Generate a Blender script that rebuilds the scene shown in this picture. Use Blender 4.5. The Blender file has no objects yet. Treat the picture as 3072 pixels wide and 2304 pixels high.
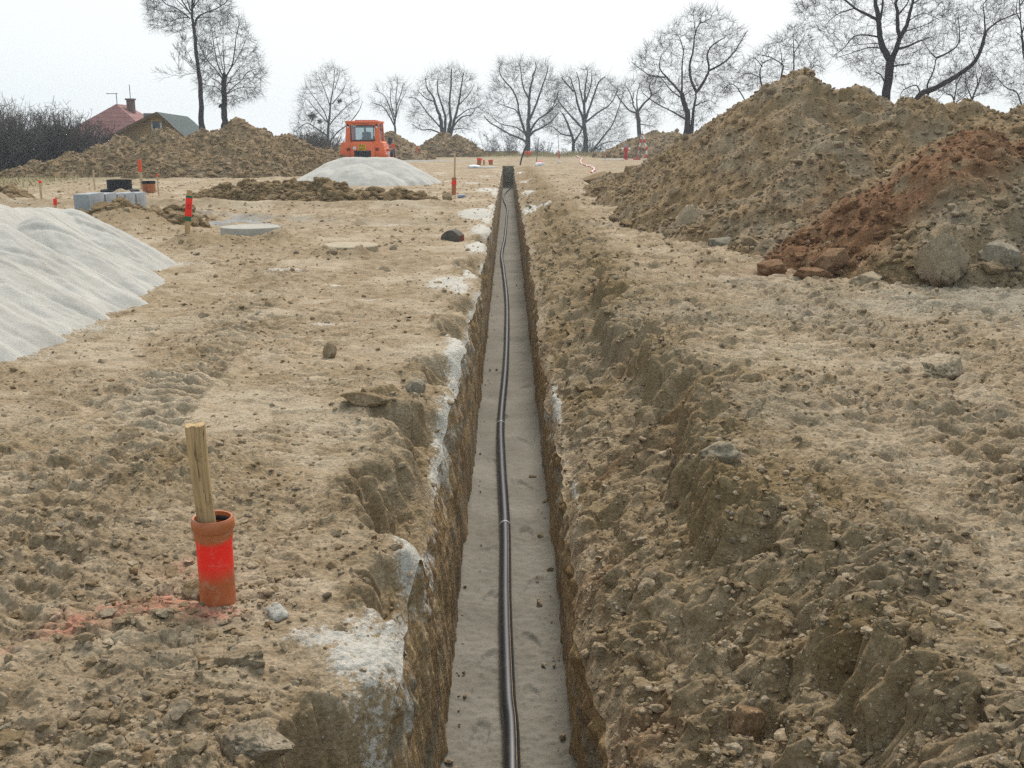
import bpy, bmesh, math, random
import numpy as np
from mathutils import Vector, Matrix, Euler
R = math.radians
rnd = random.Random(11)
rng = np.random.default_rng(7)
scene = bpy.context.scene
COL = scene.collection
f32 = np.float32

# ---------------------------------------------------------------- helpers
def tag(o, label=None, cat=None, group=None, kind=None):
    if label: o['label'] = label
    if cat: o['category'] = cat
    if group: o['group'] = group
    if kind: o['kind'] = kind
    return o

def empty(name, loc=(0, 0, 0), rz=0, label=None, cat=None, group=None):
    o = bpy.data.objects.new(name, None); COL.objects.link(o)
    o.location = loc; o.rotation_euler = (0, 0, rz); o.empty_display_size = .1
    return tag(o, label, cat, group)

def link(name, me, mat, parent=None):
    o = bpy.data.objects.new(name, me); COL.objects.link(o)
    if mat: me.materials.append(mat)
    if parent: o.parent = parent
    return o

def npmesh(name, V, F, mat, parent=None, smooth=True, attrs=None):
    """V (n,3); F list of (m,k) index arrays"""
    V = np.asarray(V, f32)
    me = bpy.data.meshes.new(name)
    F = [np.asarray(f, np.int32) for f in F if len(f)]
    nl = sum(f.size for f in F); nf = sum(len(f) for f in F)
    me.vertices.add(len(V)); me.vertices.foreach_set('co', V.ravel())
    me.loops.add(nl); me.polygons.add(nf)
    me.loops.foreach_set('vertex_index', np.concatenate([f.ravel() for f in F]))
    starts = []; p = 0
    for f in F:
        k = f.shape[1]; starts.append(p + np.arange(len(f), dtype=np.int32) * k); p += f.size
    me.polygons.foreach_set('loop_start', np.concatenate(starts).astype(np.int32))
    me.update(calc_edges=True)
    me.polygons.foreach_set('use_smooth', np.full(nf, smooth) if isinstance(smooth, bool) else np.concatenate([np.full(len(f), bool(k)) for f, k in zip(F, smooth)]))
    if attrs:
        for k, a in attrs.items():
            at = me.attributes.new(k, 'FLOAT', 'POINT')
            at.data.foreach_set('value', np.asarray(a, f32).ravel())
    me.validate()
    return link(name, me, mat, parent)

class MB:
    """collects boxes, tubes, lathes into one mesh"""
    def __init__(s): s.bm = bmesh.new()
    def box(s, c, size, bevel=0, rot=None, taper=None):
        r = bmesh.ops.create_cube(s.bm, size=1); vs = r['verts']
        for v in vs:
            v.co = Vector((v.co.x * size[0], v.co.y * size[1], v.co.z * size[2]))
            if taper and v.co.z > 0: v.co.x *= taper[0]; v.co.y *= taper[1]
        if bevel:
            es = list({e for v in vs for e in v.link_edges})
            g = bmesh.ops.bevel(s.bm, geom=es, offset=bevel, segments=2, affect='EDGES', profile=.6)
            vs = list({v for f in g['faces'] for v in f.verts} | {v for v in vs if v.is_valid})
        M = Matrix.Translation(c) @ (Euler(rot).to_matrix().to_4x4() if rot else Matrix())
        for v in vs: v.co = M @ v.co
        return s
    def prism(s, pts, y0, y1, bevel=0):
        """outline pts (x,z) extruded along y"""
        a = [s.bm.verts.new((x, y0, z)) for x, z in pts]; b = [s.bm.verts.new((x, y1, z)) for x, z in pts]
        n = len(pts); fs = [s.bm.faces.new(a), s.bm.faces.new(b[::-1])]
        for i in range(n): fs.append(s.bm.faces.new((a[i], b[i], b[(i + 1) % n], a[(i + 1) % n])))
        bmesh.ops.recalc_face_normals(s.bm, faces=fs)
        if bevel:
            es = list({e for f in fs for e in f.edges})
            bmesh.ops.bevel(s.bm, geom=es, offset=bevel, segments=2, affect='EDGES', profile=.6)
        return s
    def tube(s, pts, r, n=12, caps=True):
        pts = [Vector(p) for p in pts]; rs = r if isinstance(r, (list, tuple)) else [r] * len(pts)
        rings = []
        for i, p in enumerate(pts):
            t = (pts[min(i + 1, len(pts) - 1)] - pts[max(i - 1, 0)]).normalized()
            u = t.orthogonal().normalized() if i == 0 else (u - t * u.dot(t)).normalized()
            w = t.cross(u)
            rings.append([s.bm.verts.new(p + (u * math.cos(a) + w * math.sin(a)) * rs[i]) for a in [2 * math.pi * k / n for k in range(n)]])
        for a, b in zip(rings, rings[1:]):
            for k in range(n): s.bm.faces.new((a[k], a[(k + 1) % n], b[(k + 1) % n], b[k]))
        if caps: s.bm.faces.new(rings[0][::-1]); s.bm.faces.new(rings[-1])
        return s
    def lathe(s, prof, n=32, c=(0, 0, 0), jit=0):
        rings = []
        for r, z in prof:
            if r <= 1e-6: rings.append([s.bm.verts.new((c[0], c[1], c[2] + z))])
            else: rings.append([s.bm.verts.new((c[0] + r * math.cos(2 * math.pi * k / n) * (1 + rnd.uniform(-jit, jit)), c[1] + r * math.sin(2 * math.pi * k / n) * (1 + rnd.uniform(-jit, jit)), c[2] + z)) for k in range(n)])
        for a, b in zip(rings, rings[1:]):
            for k in range(n):
                k2 = (k + 1) % n
                if len(a) == 1 and len(b) > 1: s.bm.faces.new((a[0], b[k2], b[k]))
                elif len(b) == 1 and len(a) > 1: s.bm.faces.new((a[k], a[k2], b[0]))
                elif len(a) > 1: s.bm.faces.new((a[k], a[k2], b[k2], b[k]))
        return s
    def build(s, name, mat, parent=None, smooth=True):
        me = bpy.data.meshes.new(name)
        bmesh.ops.recalc_face_normals(s.bm, faces=s.bm.faces[:])
        s.bm.to_mesh(me); s.bm.free()
        if smooth:
            me.polygons.foreach_set('use_smooth', [True] * len(me.polygons))
            try: me.set_sharp_from_angle(angle=R(38))
            except Exception: pass
        return link(name, me, mat, parent)

def text_mesh(name, body, size, mat, parent, M, extrude=.002, sx=1):
    cu = bpy.data.curves.new(name, 'FONT'); cu.body = body; cu.size = size; cu.extrude = extrude
    cu.align_x = 'CENTER'; cu.align_y = 'CENTER'
    to = bpy.data.objects.new(name, cu); COL.objects.link(to)
    dg = bpy.context.evaluated_depsgraph_get()
    me = bpy.data.meshes.new_from_object(to.evaluated_get(dg)); me.name = name
    bpy.data.objects.remove(to); me.transform(M @ Matrix.Diagonal((sx, 1, 1, 1)))
    return link(name, me, mat, parent)

# ---------------------------------------------------------------- noise
def _h(ix, iy, iz, seed):
    n = (ix.astype(np.uint32) * np.uint32(374761393)) ^ (iy.astype(np.uint32) * np.uint32(668265263)) ^ (iz.astype(np.uint32) * np.uint32(2147483647 - 58)) ^ np.uint32((seed * 974634777 + 12345) & 0xffffffff)
    n = (n ^ (n >> np.uint32(13))) * np.uint32(1274126177)
    n = (n ^ (n >> np.uint32(15))) * np.uint32(2246822519)
    return n ^ (n >> np.uint32(16))
_Z = np.zeros(1, np.int32)
def perlin(x, y, seed=0):
    x = np.asarray(x, f32); y = np.asarray(y, f32)
    xi = np.floor(x); yi = np.floor(y); fx = x - xi; fy = y - yi
    xi = xi.astype(np.int32); yi = yi.astype(np.int32)
    u = fx * fx * fx * (fx * (fx * 6 - 15) + 10); v = fy * fy * fy * (fy * (fy * 6 - 15) + 10)
    def g(dx, dy):
        a = _h(xi + dx, yi + dy, _Z, seed).astype(f32) * f32(2 * math.pi / 4294967296.)
        return np.cos(a) * (fx - dx) + np.sin(a) * (fy - dy)
    a = g(0, 0); b = g(1, 0); c = g(0, 1); d = g(1, 1)
    return (a + u * (b - a) + v * (c - a + u * (a - b - c + d))) * f32(1.5)
def fbm(x, y, seed=0, o=4, gain=.5):
    s = 0; a = 1.; t = 0
    for i in range(o):
        s = s + a * perlin(x, y, seed + i * 17); t += a; a *= gain; x = x * 2.03 + 5.7; y = y * 2.03 - 3.1
    return s / t * 1.4
def perlin3(p, seed=0):
    i = np.floor(p).astype(np.int32); fr = (p - np.floor(p)).astype(f32)
    w = fr * fr * fr * (fr * (fr * 6 - 15) + 10); s = 0
    for dx in (0, 1):
        for dy in (0, 1):
            for dz in (0, 1):
                h = _h(i[..., 0] + dx, i[..., 1] + dy, i[..., 2] + dz, seed)
                gx = (h & 1023).astype(f32) / 511.5 - 1; gy = ((h >> 10) & 1023).astype(f32) / 511.5 - 1; gz = ((h >> 20) & 1023).astype(f32) / 511.5 - 1
                d = gx * (fr[..., 0] - dx) + gy * (fr[..., 1] - dy) + gz * (fr[..., 2] - dz)
                s = s + d * (w[..., 0] if dx else 1 - w[..., 0]) * (w[..., 1] if dy else 1 - w[..., 1]) * (w[..., 2] if dz else 1 - w[..., 2])
    return s
def worley(x, y, seed=0):
    """F1, F2, random of the cell"""
    xi = np.floor(x).astype(np.int32); yi = np.floor(y).astype(np.int32)
    f1 = np.full(x.shape, 9, f32); f2 = f1.copy(); cid = np.zeros(x.shape, f32)
    for dx in (-1, 0, 1):
        for dy in (-1, 0, 1):
            h = _h(xi + dx, yi + dy, _Z, seed)
            px = xi + dx + (h & 1023).astype(f32) / 1023; py = yi + dy + ((h >> 10) & 1023).astype(f32) / 1023
            d = (px - x) ** 2 + (py - y) ** 2
            m = d < f1
            f2 = np.where(m, f1, np.minimum(f2, d)); cid = np.where(m, ((h >> 20) & 1023).astype(f32) / 1023, cid); f1 = np.where(m, d, f1)
    return np.sqrt(f1), np.sqrt(f2), cid
def sstep(a, b, x):
    t = np.clip((x - a) / (b - a), 0, 1); return t * t * (3 - 2 * t)

# ---------------------------------------------------------------- materials
def newmat(name):
    m = bpy.data.materials.new(name); m.use_nodes = True
    nt = m.node_tree; b = nt.nodes['Principled BSDF']; b.inputs['Specular IOR Level'].default_value = .25
    return m, nt, b
def N(nt, t, **kw):
    n = nt.nodes.new(t)
    for k, v in kw.items():
        if k.startswith('i_'): n.inputs[k[2:].replace('_', ' ')].default_value = v
        else: setattr(n, k, v)
    return n
def mixc(nt, fac, a, b, blend='MIX'):
    n = nt.nodes.new('ShaderNodeMix'); n.data_type = 'RGBA'; n.blend_type = blend
    for i, v in ((0, fac), (6, a), (7, b)):
        if hasattr(v, 'links') or isinstance(v, bpy.types.NodeSocket): nt.links.new(v, n.inputs[i])
        elif i == 0: n.inputs[0].default_value = v
        else: n.inputs[i].default_value = (*v, 1)
    return n.outputs[2]
def noise(nt, scale, detail=4, rough=.55, vec=None, dist=0):
    n = N(nt, 'ShaderNodeTexNoise', i_Scale=scale, i_Detail=detail, i_Roughness=rough, i_Distortion=dist)
    if vec is None:
        vec = N(nt, 'ShaderNodeTexCoord').outputs['Object']
    nt.links.new(vec, n.inputs['Vector']); return n.outputs['Fac']
def ramp(nt, fac, stops):
    n = nt.nodes.new('ShaderNodeValToRGB'); el = n.color_ramp.elements
    while len(el) < len(stops): el.new(.5)
    for e, (p, c) in zip(el, stops):
        e.position = p; e.color = (*c, 1) if len(c) == 3 else c
    nt.links.new(fac, n.inputs[0]); return n.outputs[0]
def maprange(nt, v, a, b, c=0, d=1):
    n = N(nt, 'ShaderNodeMapRange'); nt.links.new(v, n.inputs[0])
    for i, x in enumerate((a, b, c, d)): n.inputs[i + 1].default_value = x
    return n.outputs[0]
def bump(nt, b, h, strength=.5, dist=.01):
    n = N(nt, 'ShaderNodeBump'); n.inputs['Strength'].default_value = strength; n.inputs['Distance'].default_value = dist
    nt.links.new(h, n.inputs['Height']); nt.links.new(n.outputs[0], b.inputs['Normal'])
def attr(nt, name):
    return N(nt, 'ShaderNodeAttribute', attribute_name=name).outputs['Fac']

def soil_material(name, micro=1., tint=(1, 1, 1)):
    m, nt, b = newmat(name); L = nt.links
    tc = N(nt, 'ShaderNodeTexCoord').outputs['Object']
    n1 = noise(nt, .9, 6, .6, tc); n2 = noise(nt, 7 * micro, 8, .68, tc); n3 = noise(nt, 55 * micro, 6, .7, tc)
    c = ramp(nt, n2, [(.30, (.165, .112, .060)), (.46, (.295, .215, .128)), (.60, (.405, .312, .205)), (.78, (.53, .435, .31))])
    c = mixc(nt, 1., c, tint, 'MULTIPLY')
    c = mixc(nt, maprange(nt, n1, .35, .7, 0, .55), c, tuple(a * b for a, b in zip((.28, .21, .135), tint)))
    c = mixc(nt, maprange(nt, attr(nt, 'dry'), 0, 1, 0, .62), c, (.475, .392, .282))
    c = mixc(nt, maprange(nt, attr(nt, 'damp_shade'), 0, 1, 0, .85), c, (.215, .146, .068))  # damp subsoil colour; also carries the painted shade of the trench end wall
    c = mixc(nt, attr(nt, 'grey'), c, ramp(nt, n2, [(.3, (.17, .15, .115)), (.7, (.33, .30, .235))]))
    c = mixc(nt, attr(nt, 'red'), c, ramp(nt, n2, [(.3, (.12, .055, .024)), (.5, (.20, .10, .046)), (.75, (.28, .17, .095))]))
    c = mixc(nt, attr(nt, 'grass'), c, ramp(nt, n3, [(.3, (.10, .095, .045)), (.6, (.19, .175, .085)), (.8, (.27, .23, .12))]))
    c = mixc(nt, attr(nt, 'blue'), c, ramp(nt, n2, [(.3, (.20, .20, .19)), (.7, (.36, .36, .345))]))
    c = mixc(nt, 1., c, ramp(nt, n3, [(.28, (.55, .53, .51)), (.5, (1, 1, 1)), (.74, (1.38, 1.38, 1.38))]), 'MULTIPLY')
    # pebbles: small pale and dark grains
    v = N(nt, 'ShaderNodeTexVoronoi', i_Scale=62 * micro); L.new(tc, v.inputs['Vector'])
    peb = maprange(nt, v.outputs['Distance'], .16, .24, 1, 0)
    sel = N(nt, 'ShaderNodeSeparateColor'); L.new(v.outputs['Color'], sel.inputs[0])
    s1 = maprange(nt, sel.outputs[0], .80, .84, 0, .8); s2 = maprange(nt, sel.outputs[1], .75, .8, 0, .55)
    mu = N(nt, 'ShaderNodeMath', operation='MULTIPLY'); L.new(peb, mu.inputs[0]); L.new(s1, mu.inputs[1])
    mu2 = N(nt, 'ShaderNodeMath', operation='MULTIPLY'); L.new(peb, mu2.inputs[0]); L.new(s2, mu2.inputs[1])
    c = mixc(nt, mu2.outputs[0], c, (.13, .10, .07)); c = mixc(nt, mu.outputs[0], c, (.55, .48, .38))
    # sand and paint over it
    sand = ramp(nt, n3, [(.25, (.36, .33, .28)), (.55, (.53, .49, .42)), (.8, (.66, .625, .56))])
    ad = N(nt, 'ShaderNodeMath', operation='ADD'); L.new(attr(nt, 'sand'), ad.inputs[0]); L.new(maprange(nt, noise(nt, 48 * micro, 9, .82, tc), .3, .7, -.75, .45), ad.inputs[1])
    ad2 = N(nt, 'ShaderNodeMath', operation='MULTIPLY'); L.new(maprange(nt, ad.outputs[0], .3, .55, 0, 1), ad2.inputs[0]); L.new(maprange(nt, attr(nt, 'sand'), .02, .2, 0, 1), ad2.inputs[1])
    c = mixc(nt, ad2.outputs[0], c, sand)
    pk = N(nt, 'ShaderNodeMath', operation='MULTIPLY'); L.new(attr(nt, 'pink'), pk.inputs[0]); L.new(maprange(nt, n2, .36, .6, .25, 1), pk.inputs[1])
    c = mixc(nt, pk.outputs[0], c, (.74, .24, .165))
    L.new(c, b.inputs['Base Color']); b.inputs['Roughness'].default_value = .95; b.inputs['Specular IOR Level'].default_value = .12
    hb = noise(nt, 38 * micro, 10, .72, tc)
    hv = N(nt, 'ShaderNodeMath', operation='MULTIPLY_ADD'); L.new(v.outputs['Distance'], hv.inputs[0]); hv.inputs[1].default_value = -.35; L.new(hb, hv.inputs[2])
    bump(nt, b, hv.outputs[0], .85, .022 / micro)
    return m

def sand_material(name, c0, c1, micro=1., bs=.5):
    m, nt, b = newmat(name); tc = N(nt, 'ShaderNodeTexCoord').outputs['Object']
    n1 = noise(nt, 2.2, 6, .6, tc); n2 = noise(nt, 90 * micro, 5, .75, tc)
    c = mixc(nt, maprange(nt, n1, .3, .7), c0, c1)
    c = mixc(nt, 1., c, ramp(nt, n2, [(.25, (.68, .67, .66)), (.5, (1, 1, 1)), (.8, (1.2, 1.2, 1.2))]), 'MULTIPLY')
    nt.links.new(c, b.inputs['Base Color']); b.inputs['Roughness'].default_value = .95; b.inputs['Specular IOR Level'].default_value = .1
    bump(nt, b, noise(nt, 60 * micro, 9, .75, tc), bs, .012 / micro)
    return m

def plain(name, col, rough=.6, var=.25, scale=8, spec=.3, bs=0., metallic=0, dirt=None):
    m, nt, b = newmat(name); tc = N(nt, 'ShaderNodeTexCoord').outputs['Object']
    n = noise(nt, scale, 6, .62, tc)
    lo = tuple(x * (1 - var) for x in col); hi = tuple(min(1, x * (1 + var)) for x in col)
    c = ramp(nt, n, [(.3, lo), (.7, hi)])
    if dirt:
        c = mixc(nt, maprange(nt, noise(nt, scale * .45, 8, .7, tc, .6), .5, .72, 0, dirt), c, (.34, .27, .18))
    nt.links.new(c, b.inputs['Base Color'])
    b.inputs['Roughness'].default_value = rough; b.inputs['Specular IOR Level'].default_value = spec; b.inputs['Metallic'].default_value = metallic
    if bs: bump(nt, b, noise(nt, scale * 6, 8, .7, tc), bs, .004)
    return m

M = {}
M['soil'] = soil_material('soil'); M['soil_far'] = soil_material('soil_heap', .55, (.86, .77, .66)); M['wall'] = soil_material('trench_soil', .8, (1.05, .95, .76))
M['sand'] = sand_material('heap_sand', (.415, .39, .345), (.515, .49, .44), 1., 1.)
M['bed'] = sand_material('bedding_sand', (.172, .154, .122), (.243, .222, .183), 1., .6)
M['black_pe'] = plain('black_polyethylene', (.011, .012, .015), .38, .2, 14, .5, dirt=.07)
M['band'] = plain('grey_tape', (.25, .255, .265), .4, .1, 20, .5)
M['stripe'] = plain('printed_stripe', (.42, .27, .12), .5, .5, 26)
M['pvc'] = plain('orange_pvc', (.40, .125, .043), .45, .12, 12, .4, dirt=.35)
M['red_paint'] = plain('red_marker_paint', (.85, .03, .012), .5, .08, 8)
M['red_dark'] = plain('red_enamel', (.46, .022, .025), .4, .12, 8)
M['orange_mark'] = plain('orange_marker_plastic', (.72, .085, .02), .5, .12, 9)
M['green_paint'] = plain('green_tape', (.012, .115, .055), .5, .15, 12)
M['ink'] = plain('black_ink', (.02, .02, .02), .6, .1)
M['rubber'] = plain('black_rubber', (.016, .016, .018), .7, .2, 16, .3, .1)
M['dark_grey'] = plain('dark_grey_metal', (.035, .045, .055), .5, .2, 10)
M['concrete'] = plain('grey_concrete', (.31, .325, .335), .85, .14, 7, .2, .35, dirt=.18)
M['concrete_warm'] = plain('dusty_concrete', (.36, .335, .285), .9, .15, 7, .2, .35, dirt=.5)
M['concrete_dirty'] = plain('dirt_covered_concrete', (.36, .30, .21), .95, .2, 9, .15, .4, dirt=.9)
M['stone'] = plain('dark_concrete', (.10, .085, .065), .85, .25, 6, .2, .4)
M['white'] = plain('white_plastic', (.72, .72, .72), .5, .06, 6)
M['blue_grey'] = plain('blue_grey_plastic', (.20, .24, .32), .5, .15, 12)
M['orange_body'] = plain('orange_vehicle_paint', (.86, .165, .045), .42, .07, 2.2, .4, dirt=.16)
M['orange_low'] = plain('deep_orange_vehicle_paint', (.66, .11, .02), .5, .10, 3, .35, dirt=.28)
M['yellow_plate'] = plain('yellow_plate', (.66, .36, .015), .5, .05)
M['tail'] = plain('tail_lamp_red', (.16, .012, .012), .3, .15)
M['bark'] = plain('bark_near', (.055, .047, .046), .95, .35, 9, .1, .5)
M['bark_far'] = plain('bark_haze_grey', (.10, .098, .10), .95, .3, 6, .1, .3)  # distant bark, fading in the air mixed into its grey
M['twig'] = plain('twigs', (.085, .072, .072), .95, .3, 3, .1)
M['twig_far'] = plain('twigs_haze_grey', (.135, .125, .125), .95, .3, 3, .1)  # paler than the near twigs: haze of distance put into the colour
M['mistletoe'] = plain('mistletoe', (.09, .08, .06), .9, .3, 3, .1)
M['shrub'] = plain('shrub_twigs', (.115, .095, .085), .95, .35, 2, .1)
M['ochre'] = plain('ochre_render', (.35, .22, .095), .9, .1, 2)
M['metal'] = plain('galvanised', (.10, .10, .105), .5, .1)
M['dark_rod'] = plain('dark_rod', (.045, .045, .05), .6, .1)

def wood_mat(name, c0, c1, scale):
    m, nt, b = newmat(name); tc = N(nt, 'ShaderNodeTexCoord').outputs['Object']
    mp = N(nt, 'ShaderNodeMapping'); mp.inputs['Scale'].default_value = (1, 1, .07); nt.links.new(tc, mp.inputs[0])
    g = noise(nt, scale, 6, .6, mp.outputs[0], .8)
    c = ramp(nt, g, [(.3, c0), (.5, c1), (.75, tuple(min(1, x * 1.25) for x in c1))])
    c = mixc(nt, maprange(nt, noise(nt, scale * .55, 8, .75, tc), .52, .72, 0, .7), c, (.17, .105, .05))
    crack = maprange(nt, noise(nt, scale * .6, 3, .5, mp.outputs[0], 1.5), .485, .5, 0, 1)
    crack2 = maprange(nt, noise(nt, scale * .6, 3, .5, mp.outputs[0], 1.5), .5, .515, 1, 0)
    k = N(nt, 'ShaderNodeMath', operation='MULTIPLY'); nt.links.new(crack, k.inputs[0]); nt.links.new(crack2, k.inputs[1])
    c = mixc(nt, k.outputs[0], c, (.10, .065, .035))
    nt.links.new(c, b.inputs['Base Color']); b.inputs['Roughness'].default_value = .85
    bump(nt, b, g, .5, .006); return m
M['wood'] = wood_mat('stake_wood', (.29, .19, .09), (.47, .32, .16), 42)
M['wood_pale'] = wood_mat('lath_wood', (.40, .29, .16), (.56, .43, .27), 30)

def pipe_stub_mat():
    m, nt, b = newmat('sprayed_orange_pipe'); tc = N(nt, 'ShaderNodeTexCoord').outputs['Object']
    se = N(nt, 'ShaderNodeSeparateXYZ'); nt.links.new(tc, se.inputs[0])
    n = noise(nt, 16, 7, .65, tc); n2 = noise(nt, 5, 4, .6, tc)
    c = ramp(nt, n, [(.3, (.36, .105, .036)), (.7, (.46, .15, .055))])
    # sprayed ring of red marker paint, soft edges
    zz = N(nt, 'ShaderNodeMath', operation='MULTIPLY_ADD'); nt.links.new(n2, zz.inputs[0]); zz.inputs[1].default_value = -.07; nt.links.new(se.outputs[2], zz.inputs[2])
    up = maprange(nt, zz.outputs[0], .198, .222, 1, 0); lo = maprange(nt, zz.outputs[0], .055, .125, .06, 1)
    k = N(nt, 'ShaderNodeMath', operation='MULTIPLY'); nt.links.new(up, k.inputs[0]); nt.links.new(lo, k.inputs[1])
    c = mixc(nt, k.outputs[0], c, (.95, .028, .018))
    c = mixc(nt, maprange(nt, noise(nt, 22, 9, .75, tc, .8), .54, .70, 0, .55), c, (.52, .36, .25))
    nt.links.new(c, b.inputs['Base Color']); b.inputs['Roughness'].default_value = .42; b.inputs['Specular IOR Level'].default_value = .35
    bump(nt, b, n, .1, .002); return m
M['stub'] = pipe_stub_mat()

def tape_mat(name, axis, period):
    m, nt, b = newmat(name); tc = N(nt, 'ShaderNodeTexCoord').outputs['Object']
    se = N(nt, 'ShaderNodeSeparateXYZ'); nt.links.new(tc, se.inputs[0])
    k = N(nt, 'ShaderNodeMath', operation='PINGPONG'); nt.links.new(se.outputs[axis], k.inputs[0]); k.inputs[1].default_value = period
    f = maprange(nt, k.outputs[0], period * .5 - .004, period * .5 + .004)
    c = mixc(nt, f, (.75, .72, .70), (.62, .03, .025))
    nt.links.new(c, b.inputs['Base Color']); b.inputs['Roughness'].default_value = .45; return m
M['tape_z'] = tape_mat('red_white_tape', 2, .26); M['tape_y'] = tape_mat('red_white_ground_tape', 1, .5); M['rod_z'] = tape_mat('red_white_rod', 2, .5)

def tile_mat(name, ca, cb, rows, cols):
    m, nt, b = newmat(name); tc = N(nt, 'ShaderNodeTexCoord').outputs['Object']
    se = N(nt, 'ShaderNodeSeparateXYZ'); nt.links.new(tc, se.inputs[0])
    w = N(nt, 'ShaderNodeMath', operation='FRACT'); k = N(nt, 'ShaderNodeMath', operation='MULTIPLY'); nt.links.new(se.outputs[2], k.inputs[0]); k.inputs[1].default_value = rows; nt.links.new(k.outputs[0], w.inputs[0])
    c = mixc(nt, maprange(nt, noise(nt, 2.5, 6, .7, tc), .3, .7), ca, cb)
    c = mixc(nt, maprange(nt, w.outputs[0], .0, .28, .75, 0), c, tuple(x * .35 for x in ca))
    nt.links.new(c, b.inputs['Base Color']); b.inputs['Roughness'].default_value = .85
    bump(nt, b, w.outputs[0], .4, .05); return m
M['red_tiles'] = tile_mat('red_roof_tiles', (.22, .095, .08), (.31, .145, .125), 3.2, 1)
M['green_roof'] = plain('green_felt_roof', (.042, .062, .055), .85, .25, 1.2)

def glass_mat():
    m = bpy.data.materials.new('window_glass'); m.use_nodes = True; nt = m.node_tree; nt.nodes.clear()
    o = N(nt, 'ShaderNodeOutputMaterial'); t = N(nt, 'ShaderNodeBsdfTransparent'); g = N(nt, 'ShaderNodeBsdfGlossy'); g.inputs['Roughness'].default_value = .03
    t.inputs[0].default_value = (.80, .84, .84, 1); mx = N(nt, 'ShaderNodeMixShader'); mx.inputs[0].default_value = .12
    nt.links.new(t.outputs[0], mx.inputs[1]); nt.links.new(g.outputs[0], mx.inputs[2]); nt.links.new(mx.outputs[0], o.inputs[0]); return m
M['glass'] = glass_mat()
M['dark_glass'] = plain('dark_window_glass', (.05, .06, .07), .08, .2, 3, .6)

# ---------------------------------------------------------------- camera, sky, sun
cam_d = bpy.data.cameras.new('camera'); cam = bpy.data.objects.new('camera', cam_d); COL.objects.link(cam)
cam.location = (0, 0, 1.55); cam.rotation_euler = (R(90 - 13.1), 0, 0)
cam_d.sensor_width = 36; cam_d.lens = 36 * 1050 / 1024; cam_d.clip_start = .05; cam_d.clip_end = 8000
scene.camera = cam
SUN_EL, SUN_AZ = R(50), R(9)          # azimuth from +y towards +x
w = bpy.data.worlds.new('World'); scene.world = w; w.use_nodes = True
nt = w.node_tree; bg = nt.nodes['Background']
sky = N(nt, 'ShaderNodeTexSky'); sky.sky_type = 'NISHITA'; sky.sun_disc = False
sky.sun_elevation = SUN_EL; sky.sun_rotation = SUN_AZ; sky.air_density = 1.2; sky.dust_density = 3
tc = N(nt, 'ShaderNodeTexCoord'); se = N(nt, 'ShaderNodeSeparateXYZ'); nt.links.new(tc.outputs['Generated'], se.inputs[0])
mz = N(nt, 'ShaderNodeMath', operation='MAXIMUM'); mz.inputs[1].default_value = .03; nt.links.new(se.outputs[2], mz.inputs[0])
cb = N(nt, 'ShaderNodeCombineXYZ'); nt.links.new(se.outputs[0], cb.inputs[0]); nt.links.new(se.outputs[1], cb.inputs[1]); nt.links.new(mz.outputs[0], cb.inputs[2])
nt.links.new(cb.outputs[0], sky.inputs[0])
cl = noise(nt, 1.6, 5, .5, cb.outputs[0], .3)
# thin overcast: whiter and brighter towards the veiled sun on the right, faint blue on the left
dt = N(nt, 'ShaderNodeVectorMath', operation='DOT_PRODUCT'); nt.links.new(cb.outputs[0], dt.inputs[0])
dt.inputs[1].default_value = (math.sin(SUN_AZ) * math.cos(SUN_EL), math.cos(SUN_AZ) * math.cos(SUN_EL), math.sin(SUN_EL))
cloud = ramp(nt, maprange(nt, dt.outputs['Value'], .2, .9), [(0, (6.6, 8.3, 9.4)), (.45, (9.2, 9.9, 10.2)), (1, (11.5, 11.6, 11.7))])
skyc = mixc(nt, maprange(nt, cl, .25, .7, .82, .97), sky.outputs[0], cloud)
nt.links.new(skyc, bg.inputs[0]); bg.inputs[1].default_value = .1
sd = bpy.data.lights.new('sun', 'SUN'); sd.energy = 3.2; sd.angle = R(18); sd.color = (1, .96, .9)
so = bpy.data.objects.new('sun', sd); COL.objects.link(so)
so.rotation_euler = Vector((-math.sin(SUN_AZ) * math.cos(SUN_EL), -math.cos(SUN_AZ) * math.cos(SUN_EL), -math.sin(SUN_EL))).to_track_quat('-Z', 'Y').to_euler()
scene.view_settings.view_transform = 'Standard'; scene.view_settings.look = 'None'; scene.view_settings.exposure = .07; scene.view_settings.gamma = 1
scene.cycles.use_adaptive_sampling = True; scene.cycles.max_bounces = 5; scene.cycles.diffuse_bounces = 3; scene.cycles.transparent_max_bounces = 8
scene.cycles.use_denoising = False

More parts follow.
